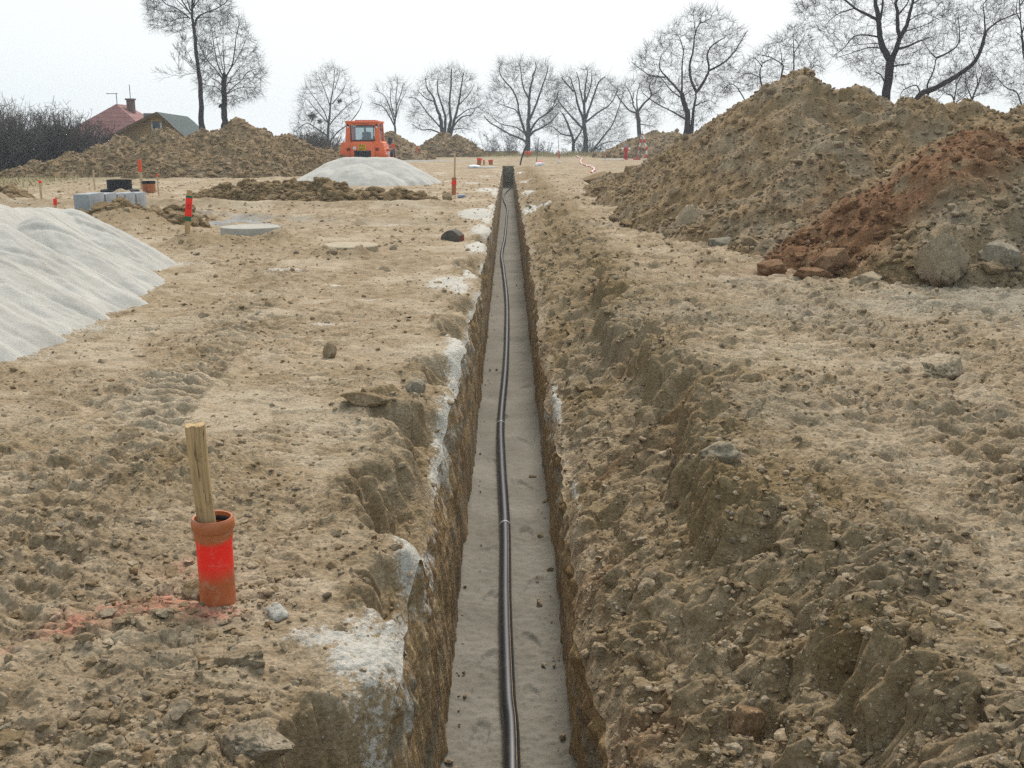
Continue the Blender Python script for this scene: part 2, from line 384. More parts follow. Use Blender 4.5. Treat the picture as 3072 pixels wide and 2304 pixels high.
# ---------------------------------------------------------------- soil relief
def gauss(x, y, cx, cy, rx, ry, ang=0):
    c, s = math.cos(ang), math.sin(ang); dx = x - cx; dy = y - cy
    u = (dx * c + dy * s) / rx; v = (-dx * s + dy * c) / ry
    return np.exp(-(u * u + v * v))
def relief(x, y, c, rough, seed=0, amp=1.):
    """clods, crumbs and lumps of broken soil; c = cell size of the sheet there (finer waves fade out)"""
    W = lambda l: np.clip(l / c / 2.2 - 1, 0, 1)
    xw = x + .05 * perlin(x / .23, y / .23, seed + 90); yw = y + .05 * perlin(x / .23, y / .23, seed + 91)
    z = .016 * perlin(x / .55, y / .55, seed + 1)
    b = np.abs(perlin(xw / .26, yw / .26, seed + 2)); z = z + (.018 - .05 * b) * W(.26) * (.35 + .65 * rough)
    b = np.abs(perlin(xw / .11, yw / .11, seed + 7)); z = z + (.012 - .042 * b) * W(.11) * (.25 + .75 * rough)
    f1, f2, cid = worley(xw / .17, yw / .17, seed + 3)
    z = z + np.clip(.5 - f1, 0, 1) ** .6 * .085 * W(.17) * rough * (cid > .6) * cid
    crag = 1 + .6 * perlin(x / .03, y / .03, seed + 8)
    f1, f2, cid = worley(xw / .075, yw / .075, seed + 4)
    z = z + np.clip(f2 - f1, 0, .5) ** .6 * .046 * crag * W(.075) * (.15 + .85 * rough) * np.clip(cid * 1.8 - .6, 0, 1)
    f1, f2, cid = worley(xw / .034 + .3 * perlin(x / .02, y / .02, seed + 9), yw / .034, seed + 5)
    z = z + np.clip(f2 - f1, 0, .5) ** .6 * .030 * W(.034) * (.30 + .70 * rough) * np.clip(cid * 1.6 - .35, .05, 1)
    f1, f2, cid = worley(x / .017, y / .017, seed + 10)
    z = z + np.clip(.6 - f1, 0, 1) * .016 * W(.017) * (.4 + .6 * rough) * cid
    z = z + .0045 * perlin(x / .013, y / .013, seed + 6) * W(.013)
    return z * amp

YEND = 63.3
def xc(y): return -.0036 * np.clip(y, 0, 64)
BOWLS = [(4.55, .55, .40, .30, .16), (5.6, .55, .34, .25, .16), (2.45, .32, .26, .30, .2), (7.1, .5, .3, .20, .14), (3.5, .28, .2, .16, .1), (8.8, .5, .28, .18, .12), (10, .5, .2, .15, .12), (13.4, .9, .3, .15, .12), (17, .8, .25, .15, .1)]  # y, ry, rx, depth, lip retreat
def hw(y): return 1 - sstep(YEND - .15, YEND + .1, y)
def lipL(y):
    d = .30 + .035 * perlin(y / .6, y * 0 + 3.3, 41) + .02 * perlin(y / .13, y * 0 + 8.1, 42) + .02
    for y0, ry, rx, dp, rt in BOWLS: d = d + rt * .55 * np.exp(-((y - y0) / ry) ** 2)
    return xc(y) - d * hw(y)
def lipR(y):
    d = .335 + .05 * perlin(y / .8, y * 0 + 1.3, 43) + .025 * perlin(y / .17, y * 0 + 5.1, 44)
    return xc(y) + d * hw(y)

SANDP = [  # cx, cy, rx, ry, angle, strength : spilt bedding sand along the trench lip
 (-.43, 3.0, .15, .27, 0, 1.05), (-.60, 3.06, .13, .13, 0, .75), (-.38, 2.65, .09, .2, 0, .65), (-4.25, 13.2, .5, .4, 0, .6), (-4.0, 11.1, .35, .3, 0, .6), (-3.75, 9.7, .35, .3, 0, .6), (-3.6, 8.6, .35, .3, 0, .6), (-3.6, 7.5, .3, .3, 0, .6), (-.32, 3.35, .05, .25, 0, .8), (-.36, 4.08, .09, .36, 0, 1.9), (-.34, 4.75, .06, .4, 0, 1.2), (-.36, 5.85, .09, .6, 0, 1.9), (-.40, 7.8, .09, .6, 0, 1.8), (-.36, 6.8, .05, .4, 0, 1.2), (-.36, 9.6, .06, .7, 0, 1.2),
 (-.50, 8.4, .05, .3, 0, .9), (-.72, 11.5, .26, .75, 0, 1.1), (-.55, 11.0, .12, .5, 0, 1.1), (-.48, 12.6, .10, .9, 0, 1.2), (-.52, 15.6, .16, .9, 0, 1.5), (-.52, 18.6, .20, .9, 0, 1.5), (-.75, 23.3, .42, .7, 0, 1.6), (-.5, 21.5, .12, 1.6, 0, 1.3), (-.45, 25, .12, 1.2, 0, 1.2),
 (-.75, 33.8, .38, 1.3, 0, 1.5), (-.5, 31.5, .12, 1.6, 0, 1.3), (-1.5, 39, .5, .5, 0, .8), (-1.1, 46, .4, .5, 0, .9), (-2.5, 40, .5, .4, 0, .8), (-4.2, 44, .6, .4, 0, .8), (-4, 38, .4, .4, 0, .7), (-3.2, 50, .8, .5, 0, .8),
 (-1.95, 11.5, .16, .13, .3, .8), (-1.6, 8.8, .18, .10, .5, .7), (-2.7, 12.6, .35, .15, .2, .8), (-1.4, 10.2, .2, .1, .2, .6), (-3.6, 9.4, .25, .07, .5, .55), (-2.2, 19.6, .9, .3, .1, .6),
 (.46, 26.3, .2, 1.5, 0, 1.5), (.75, 26.0, .25, .5, 0, 1.2), (.52, 34.3, .2, 1.7, 0, 1.5), (.55, 43, .3, .9, 0, 1.1), (.36, 8.4, .03, .8, 0, 1.3), (.38, 6.0, .02, .5, 0, .7), (.4, 55, .2, 1.3, 0, 1.3)]
PINK = [(-1.30, 3.27, .13, .07, .5, .5), (-1.40, 3.10, .10, .07, .4, .7), (-1.17, 3.33, .08, .05, .6, .85), (-1.06, 3.27, .06, .05, .2, .9), (-1.0, 3.22, .10, .04, 0, .9), (-1.66, 2.9, .14, .04, .4, .3), (-1.2, 3.6, .08, .08, 0, .3)]

def ground_z(x, y, c):
    """height and masks of the worked ground outside the trench"""
    left = x < xc(y)
    dR = x - lipR(y); dL = lipL(y) - x
    nw = np.clip(1 - (y - 60) / 3, 0, 1)            # trench features end with the trench
    big = (.05 * fbm(x / 2.6, y / 2.6, 3, 3) + .02 * fbm(x / .9, y / .9, 5, 2)) * (1 - gauss(x, y, -1.0, 3.3, .6, .6))
    amb = fbm(x / 1.3, y / 1.6, 9, 3)                # broken or trampled flat
    rough = sstep(-.25, .35, amb)
    rough = np.where(left, rough * .34 + .05, .2 + .6 * rough)
    rough = np.maximum(rough, gauss(x, y, -.95, 2.45, .7, .3) * .6)
    rough = np.maximum(rough, gauss(x, y, -1.55, 4.7, .5, .35, .4)); rough = np.maximum(rough, gauss(x, y, -.72, 6.1, .25, .45))
    rough = np.maximum(rough, gauss(x, y, -1.9, 3.9, .5, .35))
    rough = np.maximum(rough, np.exp(-np.clip(dL, 0, 9) / .12) * left * .9)
    # right bank: the older wider cut with its scarp
    fade = (1 - .62 * sstep(8.5, 15, y)) * nw
    dw = dR + (.17 + .25 * sstep(8, 14, y)) * fbm(x / .7, y / .7, 21, 4) * sstep(.05, .35, dR) + .10 * perlin(x / .19, y / .17, 22) * sstep(.1, .3, dR)
    dw = dw - .34 * gauss(x, y, 1.05, 6.7, .5, .55) - .16 * gauss(x, y, 1.0, 3.0, .4, .35) + .14 * gauss(x, y, .95, 4.3, .4, .5) + .12 * gauss(x, y, .9, 9.3, .4, .7) - .15 * gauss(x, y, .95, 11, .4, .6)
    prof = np.interp(dw, [-1, 0, .08, .25, .48, .60, .65, .73, 1.0, 1.8], [-.64, -.64, -.54, -.46, -.37, -.32, -.22, .01, .035, 0]).astype(f32)
    slump = np.interp(dw, [-1, 0, .08, .25, .40, .55, .75, .95, 1.15, 1.8], [-.64, -.64, -.54, -.44, -.36, -.27, -.12, .0, .035, 0]).astype(f32); ks = sstep(-.15, .25, fbm(x / 1.2, y / .9, 25, 2) + .25 * gauss(x, y, 1, 3.6, 9, .35) - .5 * gauss(x, y, 1, 5.2, 9, .8)); prof = prof + (slump - prof) * ks
    shelf = sstep(.15, .3, dw) * (1 - sstep(.58, .64, dw)); scarp = sstep(.56, .62, dw) * (1 - sstep(.8, .9, dw)) * (1 - .7 * ks)
    right = (~left) * nw
    z = big * np.where(left, sstep(0, .3, dL), 1) + prof * right * fade
    rough = np.where(left, rough, np.maximum(rough, right * sstep(.9, .2, dw) * .9 * (1 - .6 * shelf * sstep(0, .3, fbm(x / .4, y / .4, 33, 2)))))
    # vertical cracks on the scarp
    z = z + scarp * right * .05 * perlin(x / .07, y / .05, 23) * np.clip(.07 / c / 2 - 1, 0, 1)
    z = z - .13 * gauss(x, y, 1.02, 6.6, .22, .45) * right
    z = z + .09 * gauss(x, y, .75, 4.6, .22, .5) * right + .06 * gauss(x, y, 1.5, 5.9, .5, .25) * right
    # left lip crumbles
    for y0, ry, rx, dp, rt in BOWLS:
        z = z - dp * np.exp(-((y - y0) / ry) ** 4) * sstep(1.0, .45, dL / (rx * (1 + .45 * perlin(y / .22, x / .22, 51) + .2 * perlin(y / .07, x / .07, 52))) + .5 * ((y - y0) / ry) ** 2) * left * nw
    bowl = 0
    for y0, ry, rx, dp, rt in BOWLS: bowl = np.maximum(bowl, np.exp(-((y - y0) / ry) ** 4) * sstep(1.25, .8, dL / rx))
    bowl = bowl * left * nw; rough = np.maximum(rough, bowl)
    z = z - .05 * np.exp(-np.clip(dL, 0, 9) / .05) * left * nw
    # sand lies as little mounds
    sand = 0
    for cx, cy, rx, ry, a, s in SANDP:
        sand = np.maximum(sand, s * gauss(x + .03 * perlin(x / .1, y / .1, 61), y, cx + xc(np.float32(cy)) * 0, cy, rx, ry, a))
    edge = np.exp(-np.clip(dL, 0, 9) / .05) * left * nw
    sand = np.maximum(sand, edge * .95 * sstep(-.25, .4, perlin(y / .7, x * 0 + 2.2, 62) + .12))
    sand = sand * (1 + .9 * fbm(x / .10, y / .13, 63, 5, .75)); z = z + .02 * np.clip(sand, 0, 1) * sstep(0, .04, np.where(left, dL, dR))
    # wheel and grouser marks
    mk = sstep(.12, .4, fbm(x / 1.6 + 9, y / 3.2, 71, 2)); wl = np.where(left, .13, .15)
    ph = y + .35 * perlin(x / .8, y / 1.5, 72) + .15 * x
    tr = np.abs(perlin(x / .45, ph / wl, 73)); z = z + (.022 - .05 * tr) * mk * np.clip(.13 / c / 2 - 1, 0, 1) * np.where(left, 1.0, 1.9) * sstep(.05, .4, np.where(left, dL, dR - .5))
    tr2 = np.where(left, 0, .022 * perlin(x / .35, ph / .07, 74) * np.clip(.07 / c / 2 - 1, 0, 1) * sstep(.9, 1.3, dR)); z = z + tr2
    for ax, bx, cx_, w_, sg in [(-2.3, .10, -.012, .24, 1), (-3.6, .02, -.012, .24, -1), (-1.35, -.13, .002, .20, 1), (-2.7, -.2, .004, .22, -1), (2.6, .06, -.004, .25, 1), (1.75, .16, -.004, .25, -1)]:
        xt = ax + bx * y + cx_ * y * y; u = (x - xt) / w_; inn = sstep(1.05, .85, np.abs(u)) * sstep(-.35, .1, fbm(x / .9 + ax, y / 1.4, 76, 2)) * sstep(16, 11, y) * sstep(2.4, 3.2, y)
        lug = np.sin(2 * math.pi * (y / .16 + sg * .8 * np.abs(u) + .25 * perlin(x / .3, y / .3, 75))); z = z + inn * (-.014 + .016 * np.clip(lug * 2, -1, 1)) * np.clip(.14 / c / 2.5 - 1, 0, 1) + .012 * np.exp(-((np.abs(u) - 1.15) / .15) ** 2) * sstep(16, 11, y)
    # low ruts and banks across the left side
    z = z + .10 * np.exp(-((y - 20.9 - .25 * perlin(x / 1.2, y * 0, 81)) / .38) ** 2) * left * sstep(.35, .9, dL) * sstep(7, 5.5, -x) + .16 * np.exp(-((y - 24.7 - .3 * perlin(x / 1.1, y * 0, 82)) / .4) ** 2) * left * sstep(.5, 1.2, dL)
    z = z - .14 * np.exp(-((y - 22.4 - .25 * perlin(x / 1.2, y * 0, 83)) / .55) ** 2) * left * sstep(-.1, .3, dL)
    z = z - .10 * np.exp(-((y - 20.1) / .35) ** 2) * left * sstep(.1, .5, dL) * (x > -3)
    for cx, cy, rx, h in [(-4.85, 16.1, .4, .10), (-3.6, 16.25, .25, .14), (-4.3, 16.1, .9, .06), (-2.75, 14.5, .45, .07), (-2.05, 14.25, .14, .13), (-2.4, 14.2, .5, .05), (-6.8, 18.6, .8, .32), (-7.7, 20.3, .5, .2), (-6.5, 21, .9, .14), (-1.63, 4.75, .3, .05), (-.75, 6.05, .2, .06), (-8.9, 25.5, .9, .25), (-12.2, 24.6, .8, .15)]:
        g = gauss(x, y, cx, cy, rx, rx * 1.15); z = z + h * g; rough = np.maximum(rough, np.clip(g * 1.6, 0, 1))
    # the site climbs a little to a far crest and falls away behind it
    z = z + .27 * sstep(55, 93, y) - np.clip(y - 97, 0, 1e9) * .034
    wx = x + .06 * perlin(x / .2, y / .2, 86); wy = y + .04 * perlin(x / .16, y / .16, 87) + .1 * x
    Wp = np.clip(.05 / c - 1, 0, 1)
    f1, f2, pid = worley(wx / .15, wy / .065, 88); flake = (1 - rough * .6) * sstep(.05, .3, np.where(left, dL, dR - .45)) * sstep(-.35, .15, fbm(x / .7, y / .7, 89, 2))
    z = z + (pid - .5) * flake * np.where(left, .020, .034) * Wp - .018 * sstep(.10, .0, f2 - f1) * flake * Wp
    f1, f2, pid2 = worley(wx / .42 + 4, wy / .2, 92); Wq = np.clip(.16 / c - 1, 0, 1); z = z + (pid2 - .5) * np.where(left, .016, .028) * Wq * sstep(.05, .3, np.where(left, dL, dR - .45))
    bank = right * sstep(.02, .15, dR) * sstep(1.5, .9, dw) * (1 + .5 * sstep(9, 14, y)) + .7 * bowl * sstep(.02, .12, dL)
    f1, f2, c3 = worley(x / .21 + .25 * perlin(x / .12, y / .12, 93), y / .21 + .25 * perlin(x / .12, y / .12, 94), 95)
    z = z + bank * (np.clip(f2 - f1, 0, .5) ** .6 * .15 * (c3 - .35) + .05 * (.3 - np.abs(perlin(x / .3, y / .3, 96)))) * Wq
    detail = relief(x, y, c, rough, 100) * np.where(left, .85, 1.15)
    far = sstep(12, 30, y); detail = detail + far * (.05 * np.abs(perlin(x / .6, y / 1.1, 84)) + .03 * perlin(x / .3, y / .6, 85) * np.clip(.4 / c / 2 - 1, 0, 1)) * (.25 + rough) * (1 - sstep(70, 85, y))
    detail = detail * (1 - .35 * np.clip(sand, 0, 1)) * np.where(y > 80, .5, 1)
    z = z + detail * sstep(-.01, .03, np.where(left, dL, dR))
    dry = np.clip(sstep(.0, -.4, amb) * .8 + .5 * sstep(.1, .5, fbm(x / .5, y / .3, 95, 3)) * (1 - rough * .5), 0, 1) * (1 - .7 * scarp * right)
    dry = np.maximum(dry, shelf * right * sstep(-.05, .35, fbm(x / .4, y / .4, 33, 2)) * .9)
    dry = np.clip(dry * (.25 + 1.3 * np.where(Wp > .3, .5 * pid + .5 * pid2, pid2)), 0, 1)
    dry = dry * np.where(left, np.where(y > 7, 1., sstep(1.5, 6, y) * .4 + .5), np.where(y > 6, .7, .38))
    damp_shade = np.clip(sstep(.15, .55, fbm(x / .8, y / .8, 96, 3)) * np.where(left, .3, .5) + bank * .5 + .22 * scarp * right, 0, 1)
    for y0, ry, rx, dp, rt in BOWLS: damp_shade = np.maximum(damp_shade, .8 * np.exp(-((y - y0) / ry) ** 2) * sstep(1, .3, dL / rx) * left)
    for cx, cy, rx in [(-1.63, 4.75, .28), (-.75, 6.05, .2), (-6.8, 18.6, .9), (-4.3, 15.9, .9), (-2.4, 14.2, .5)]: damp_shade = np.maximum(damp_shade, .8 * gauss(x, y, cx, cy, rx, rx))
    pink = 0
    for cx, cy, rx, ry, a, s in PINK: pink = np.maximum(pink, s * gauss(x + .04 * perlin(x / .07, y / .07, 97), y + .04 * perlin(x / .07, y / .07, 98), cx, cy, rx, ry, a))
    pink = pink * sstep(-.5, .35, perlin(x / .06, y / .05, 99) + .4 * pink)
    grey = np.clip(.9 * gauss(x, y, 6.2, 10, 2.6, 1.2) + .2 * sstep(.2, .6, fbm(x / 1.7, y / 1.7, 94, 2)) * (x > 0) + .15 * gauss(x, y, 1.9, 2.2, .9, .6), 0, 1)
    blue = np.clip(1.1 * gauss(x, y, -5.7, 20.2, 1.7, .55) * sstep(-.4, .2, perlin(x / .6, y / .5, 77)) + .9 * gauss(x, y, -7, 74, 3.5, 2), 0, 1)
    red = np.clip(.5 * gauss(x, y, 3.5, 12.6, .8, .6) + .4 * sstep(.35, .6, fbm(x / .7, y / .7, 93, 2)) * (~left) * sstep(1., .4, dw), 0, .8)
    grass = sstep(78, 90, y + 5 * perlin(x / 4, y / 4, 78)) * (x > -30) + sstep(-13, -22, x + 2 * perlin(x / 2, y / 2, 79)) * sstep(22, 30, y)
    grass = np.clip(np.maximum(grass, sstep(98, 104, y)), 0, 1) * .9 * np.where((np.abs(x) < 200), 1, 1)
    return z, dict(bank=bank * np.ones_like(z), dry=dry, damp_shade=damp_shade, sand=np.clip(sand, 0, 1), pink=pink, grey=grey, red=red, grass=grass, blue=blue)

def rows():
    ys = list(np.linspace(-9, .9, 24)); y = 1.0
    while y < 100:
        ys.append(y); y += max(y, 1.9) * .0017 * (1 + min(y, 60) / 18)
    while y < 270: ys.append(y); y *= 1.03
    return np.array(ys, f32)
YS = rows()
CELL = np.maximum(YS, 1.9) * .0017
NC = 370
def grid_faces(nr, nc, flip=False):
    i = np.arange((nr - 1) * nc).reshape(nr - 1, nc)[:, :-1].ravel()
    q = np.stack([i, i + 1, i + nc + 1, i + nc], 1)
    return q[:, ::-1] if flip else q
GEDGE = {}
def ground_sheet():
    Vs = []; Fs = []; A = {}; base = 0
    for side in (-1, 1):
        lip = lipL(YS) if side < 0 else lipR(YS)
        near = np.arange(NC, dtype=f32)[None, :] * np.minimum(CELL, .3)[:, None]
        g_ = ((1.09 ** np.arange(1, 61) - 1) / (1.09 ** 60 - 1)).astype(f32)[None, :]
        X = lip[:, None] + side * np.concatenate([near, near[:, -1:] + (260 - near[:, -1:]) * g_], 1)
        Y = np.repeat(YS[:, None], X.shape[1], 1).astype(f32)
        c = np.repeat(CELL[:, None], X.shape[1], 1) * np.concatenate([np.ones(NC), 1.12 ** np.arange(1, 61)])[None, :]
        X = X.astype(f32); z, m = ground_z(X, Y, c.astype(f32)); bk = m.pop('bank'); gk = np.clip(.05 / c - .6, 0, 1)
        X = (X + bk * gk * (.045 * perlin(X / .19, Y / .17, 151) + .04 * perlin(X / .08, Y / .07, 152) + .026 * perlin(X / .034, Y / .03, 153))).astype(f32)
        if side < 0: GEDGE['L'] = (X[:, 0], YS, z[:, 0])
        else: GEDGE['R'] = (X[:, 0], YS, z[:, 0])
        Vs.append(np.stack([X, Y, z], -1).reshape(-1, 3)); Fs.append(grid_faces(len(YS), X.shape[1], side < 0) + base); base += X.size
        for k, v in m.items(): A.setdefault(k, []).append(np.broadcast_to(v, X.shape).ravel())
    o = npmesh('ground', np.concatenate(Vs), [np.concatenate(Fs)], M['soil'], attrs={k: np.concatenate(v) for k, v in A.items()})
    return tag(o, kind='structure')
ground_sheet()
def gz(x, y):
    a = np.array([x], f32); b = np.array([y], f32)
    return float(ground_z(a, b, np.array([max(y, 1.9) * .0021 * 4], f32))[0][0])

# ---------------------------------------------------------------- trench: walls, sand bed, end
ZF = -1.2
def trench_walls():
    Vs = []; Fs = []; A = {}; base = 0; nd = 70
    sel = YS < YEND + .3
    for side, key in ((-1, 'L'), (1, 'R')):
        X0, Y0, Z0 = [a[sel] for a in GEDGE[key]]
        t = np.linspace(0, 1, nd, dtype=f32)[None, :] ** 1.15
        fx = (xc(Y0) + side * (.292 * hw(Y0)))[:, None]
        Y = np.repeat(Y0[:, None], nd, 1)
        Z = Z0[:, None] + (ZF - .08 - Z0[:, None]) * t
        s = 1 - (1 - t) ** (2.2 if side < 0 else 1.6)
        X = X0[:, None] + (fx - X0[:, None]) * s
        lum = np.minimum(sstep(0, .06, t), 1)
        fadeb = 1 - .6 * t
        c = np.repeat(CELL[sel][:, None], nd, 1)
        Wf = lambda l: np.clip(l / c / 2 - 1, 0, 1)
        d = .018 * perlin(Y / .35, Z / .5, 31) + .016 * perlin(Y / .075, Z / .5, 32) * Wf(.075) + .009 * perlin(Y / .03, Z / .16, 33) * Wf(.03) + .02 * perlin(Y / .16, Z / .16, 36) * sstep(.65, .1, t) * Wf(.16)
        f1, f2, cid = worley(Y / .09, Z / .11, 34); d = d + np.clip(.55 - f1, 0, 1) * .045 * cid * sstep(.75, .15, t) * Wf(.09) * (1.3 if side > 0 else .8)
        f1, f2, cid = worley(Y / .035, Z / .04, 35); d = d + np.clip(.55 - f1, 0, 1) * .018 * cid * sstep(.95, .3, t) * Wf(.035)
        X = X - side * (d * lum * hw(Y) - .012)
        X = np.where(t == 0, X0[:, None], X)
        Vs.append(np.stack([X, Y, Z], -1).reshape(-1, 3)); Fs.append(grid_faces(len(Y0), nd, side > 0) + base); base += X.size
        streak = perlin(Y / .06, Z / .9, 37)
        sand = np.zeros_like(X)
        if side < 0:
            for cx, cy, rx, ry, a, s_ in SANDP:
                if cx < 0 and cx > -.8: sand = np.maximum(sand, min(s_, 1.2) * np.exp(-((Y - cy) / (ry * 1.1)) ** 2))
            sand = np.maximum(sand, .9 * sstep(-.15, .5, perlin(Y / .5, Y * 0 + 2, 38)))
            sand = sand * sstep(.5, .0, t) * (.45 + .55 * streak + .5 * fbm(Y / .08, Z / .08, 64, 3))
        else:
            for cx, cy, rx, ry, a, s_ in SANDP:
                if 0 < cx < .6: sand = np.maximum(sand, s_ * np.exp(-((Y - cy) / ry) ** 2))
            sand = sand * sstep(.45, .05, t) * (.5 + .6 * streak)
        for k, v in dict(dry=np.clip(.25 + .35 * streak, 0, 1) * sstep(0, .5, t), damp_shade=np.clip(.0 + .6 * perlin(Y / .4, Z / .25, 39), 0, 1), sand=np.clip(sand, 0, 1), red=np.clip(.04 + .5 * perlin(Y / .5, Z / .3, 40), 0, .4), pink=X * 0, grey=np.clip(.7 * sstep(.1, .45, perlin(Y / 2.5, Z / .14, 55)), 0, 1) + 0 * X, grass=X * 0, blue=X * 0).items():
            A.setdefault(k, []).append(np.broadcast_to(v, X.shape).ravel())
    # end wall, shade of the deep end painted in as dark soil colour
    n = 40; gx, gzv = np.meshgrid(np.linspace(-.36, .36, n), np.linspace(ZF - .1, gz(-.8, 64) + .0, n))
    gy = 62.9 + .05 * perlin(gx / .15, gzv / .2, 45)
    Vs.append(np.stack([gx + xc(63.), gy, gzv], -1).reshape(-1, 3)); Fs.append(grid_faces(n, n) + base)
    for k in A: A[k].append(np.full(n * n, {'damp_shade': 1., 'grey': .4}.get(k, 0.)))
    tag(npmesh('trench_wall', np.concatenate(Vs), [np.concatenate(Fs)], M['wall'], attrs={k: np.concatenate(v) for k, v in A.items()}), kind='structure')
    ys = YS[(YS < YEND)]; ncol = 110
    u = np.linspace(-1, 1, ncol, dtype=f32)[None, :]
    Y = np.repeat(ys[:, None], ncol, 1); X = xc(Y) + u * .345
    c = np.repeat(np.maximum(ys, 1.9)[:, None] * .0021, ncol, 1)
    z = ZF + .012 * fbm(X / .3, Y / .5, 46, 3) + .045 * np.abs(u) ** 7 + .008 * perlin(X / .06, Y / .06, 47) * np.clip(.06 / c / 2 - 1, 0, 1)
    f1, f2, cid = worley(X / .04, Y / .04, 48); z = z + np.clip(.5 - f1, 0, 1) * .016 * (cid > .6) * np.clip(.04 / c / 2 - 1, 0, 1)
    z = z + .0035 * perlin(X / .016, Y / .016, 49) * np.clip(.02 / c / 2 - 1, 0, 1)
    steps = [(-.13, 6.0), (.12, 6.15), (-.14, 6.75), (.11, 7.05), (.12, 8.1), (-.12, 8.8), (.13, 5.35), (-.13, 5.2), (.12, 4.75), (-.15, 4.5), (.13, 9.4), (-.1, 10.3), (.13, 11.6), (.1, 13), (-.14, 12.4), (.13, 14.4), (.11, 16.2), (.12, 18)]
    for sx, sy in steps:
        an = .5 * math.sin(sy * 53); a = ((X - sx) + (Y - sy) * an) / .05; b = (Y - sy - sx * .3) / .14; r = np.sqrt(a * a + b * b)
        jf = .5 + .5 * math.sin(sx * 91 + sy * 37); z = z - (.007 + .009 * jf) * sstep(1, .6, r + .25 * perlin(X / .05, Y / .05, 50)) * (.6 + .4 * sstep(-.8, .6, b)) + .012 * np.exp(-((r - 1.15) / .2) ** 2) * sstep(.1, .9, b)
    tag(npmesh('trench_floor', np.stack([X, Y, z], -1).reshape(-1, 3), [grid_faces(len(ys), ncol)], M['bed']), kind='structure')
trench_walls()

# ---------------------------------------------------------------- clods (loose lumps)
def ico(sub):
    bm = bmesh.new(); bmesh.ops.create_icosphere(bm, subdivisions=sub, radius=1)
    V = np.array([v.co[:] for v in bm.verts], f32); F = np.array([[v.index for v in f.verts] for f in bm.faces], np.int32); bm.free(); return V, F
ICO = {k: ico(k) for k in (1, 2, 3, 4, 5)}
def clod_shape(sub, seed, angular=.5):
    V, F = ICO[sub]; p = V * 1.0
    r = 1 + .40 * perlin3(V * 1.15 + seed * 7.3, seed) + .28 * perlin3(V * 2.6 + seed * 3.1, seed + 1)
    if sub >= 3: r = r + .13 * perlin3(V * 6 + seed, seed + 2)
    if sub >= 4: r = r - .22 * np.abs(perlin3(V * 7 + seed, seed + 3)) - .14 * np.abs(perlin3(V * 15 + seed, seed + 3)) + .08 * perlin3(V * 30 + seed, seed + 4)
    p = V * r[:, None]
    rs = np.random.default_rng(seed)
    if sub >= 5: r = r + .07 * perlin3(V * 44 + seed, seed + 5)
    p = V * r[:, None]
    for _ in range(7):      # shear a few flat faces off
        n = rs.normal(size=3); n /= np.linalg.norm(n); d = p @ n; lim = rs.uniform(.5, .8)
        p = p - np.outer(np.clip(d - lim, 0, None) * angular * 1.6, n).clip(-1, 1)
    return p.astype(f32), F
VARS = {s: [clod_shape(s, 100 + s * 20 + i, .62) for i in range(8)] for s in (1, 2, 3)}
def scatter(P, S, subs, flat=(.5, .9)):
    """bake many clods into V, F arrays; P positions (n,3), S sizes (n), subs (n)"""
    Vs = []; Fs = []; base = 0; ids = []
    n = len(P); ang = rng.uniform(0, 6.283, (n, 3)); sc = np.stack([rng.uniform(.75, 1.3, n), rng.uniform(.75, 1.3, n), rng.uniform(*flat, n)], 1) * S[:, None]; var = rng.integers(0, 8, n)
    for s in (1, 2, 3):
        for v in range(8):
            k = np.where((subs == s) & (var == v))[0]
            if not len(k): continue
            V, F = VARS[s][v]
            a = ang[k]; ca, sa = np.cos(a[:, 0]), np.sin(a[:, 0]); tx = rng.uniform(-.4, .4, len(k))
            p = V[None] * np.ones((len(k), 1, 1), f32)
            ct, st = np.cos(a[:, 1]), np.sin(a[:, 1])      # roll the lump before it is flattened
            p = np.stack([p[..., 0] * ct[:, None] - p[..., 2] * st[:, None], p[..., 1], p[..., 0] * st[:, None] + p[..., 2] * ct[:, None]], -1)
            p = p * sc[k][:, None, :]
            p = np.stack([p[..., 0], p[..., 1] * np.cos(tx)[:, None] - p[..., 2] * np.sin(tx)[:, None], p[..., 1] * np.sin(tx)[:, None] + p[..., 2] * np.cos(tx)[:, None]], -1)
            p = np.stack([p[..., 0] * ca[:, None] - p[..., 1] * sa[:, None], p[..., 0] * sa[:, None] + p[..., 1] * ca[:, None], p[..., 2]], -1) + P[k][:, None, :]
            Vs.append(p.reshape(-1, 3)); Fs.append((F[None] + (np.arange(len(k)) * len(V))[:, None, None]).reshape(-1, 3) + base); base += p.shape[0] * p.shape[1]
            ids.append(np.repeat(k, len(V)))
    return np.concatenate(Vs), np.concatenate(Fs), np.concatenate(ids)

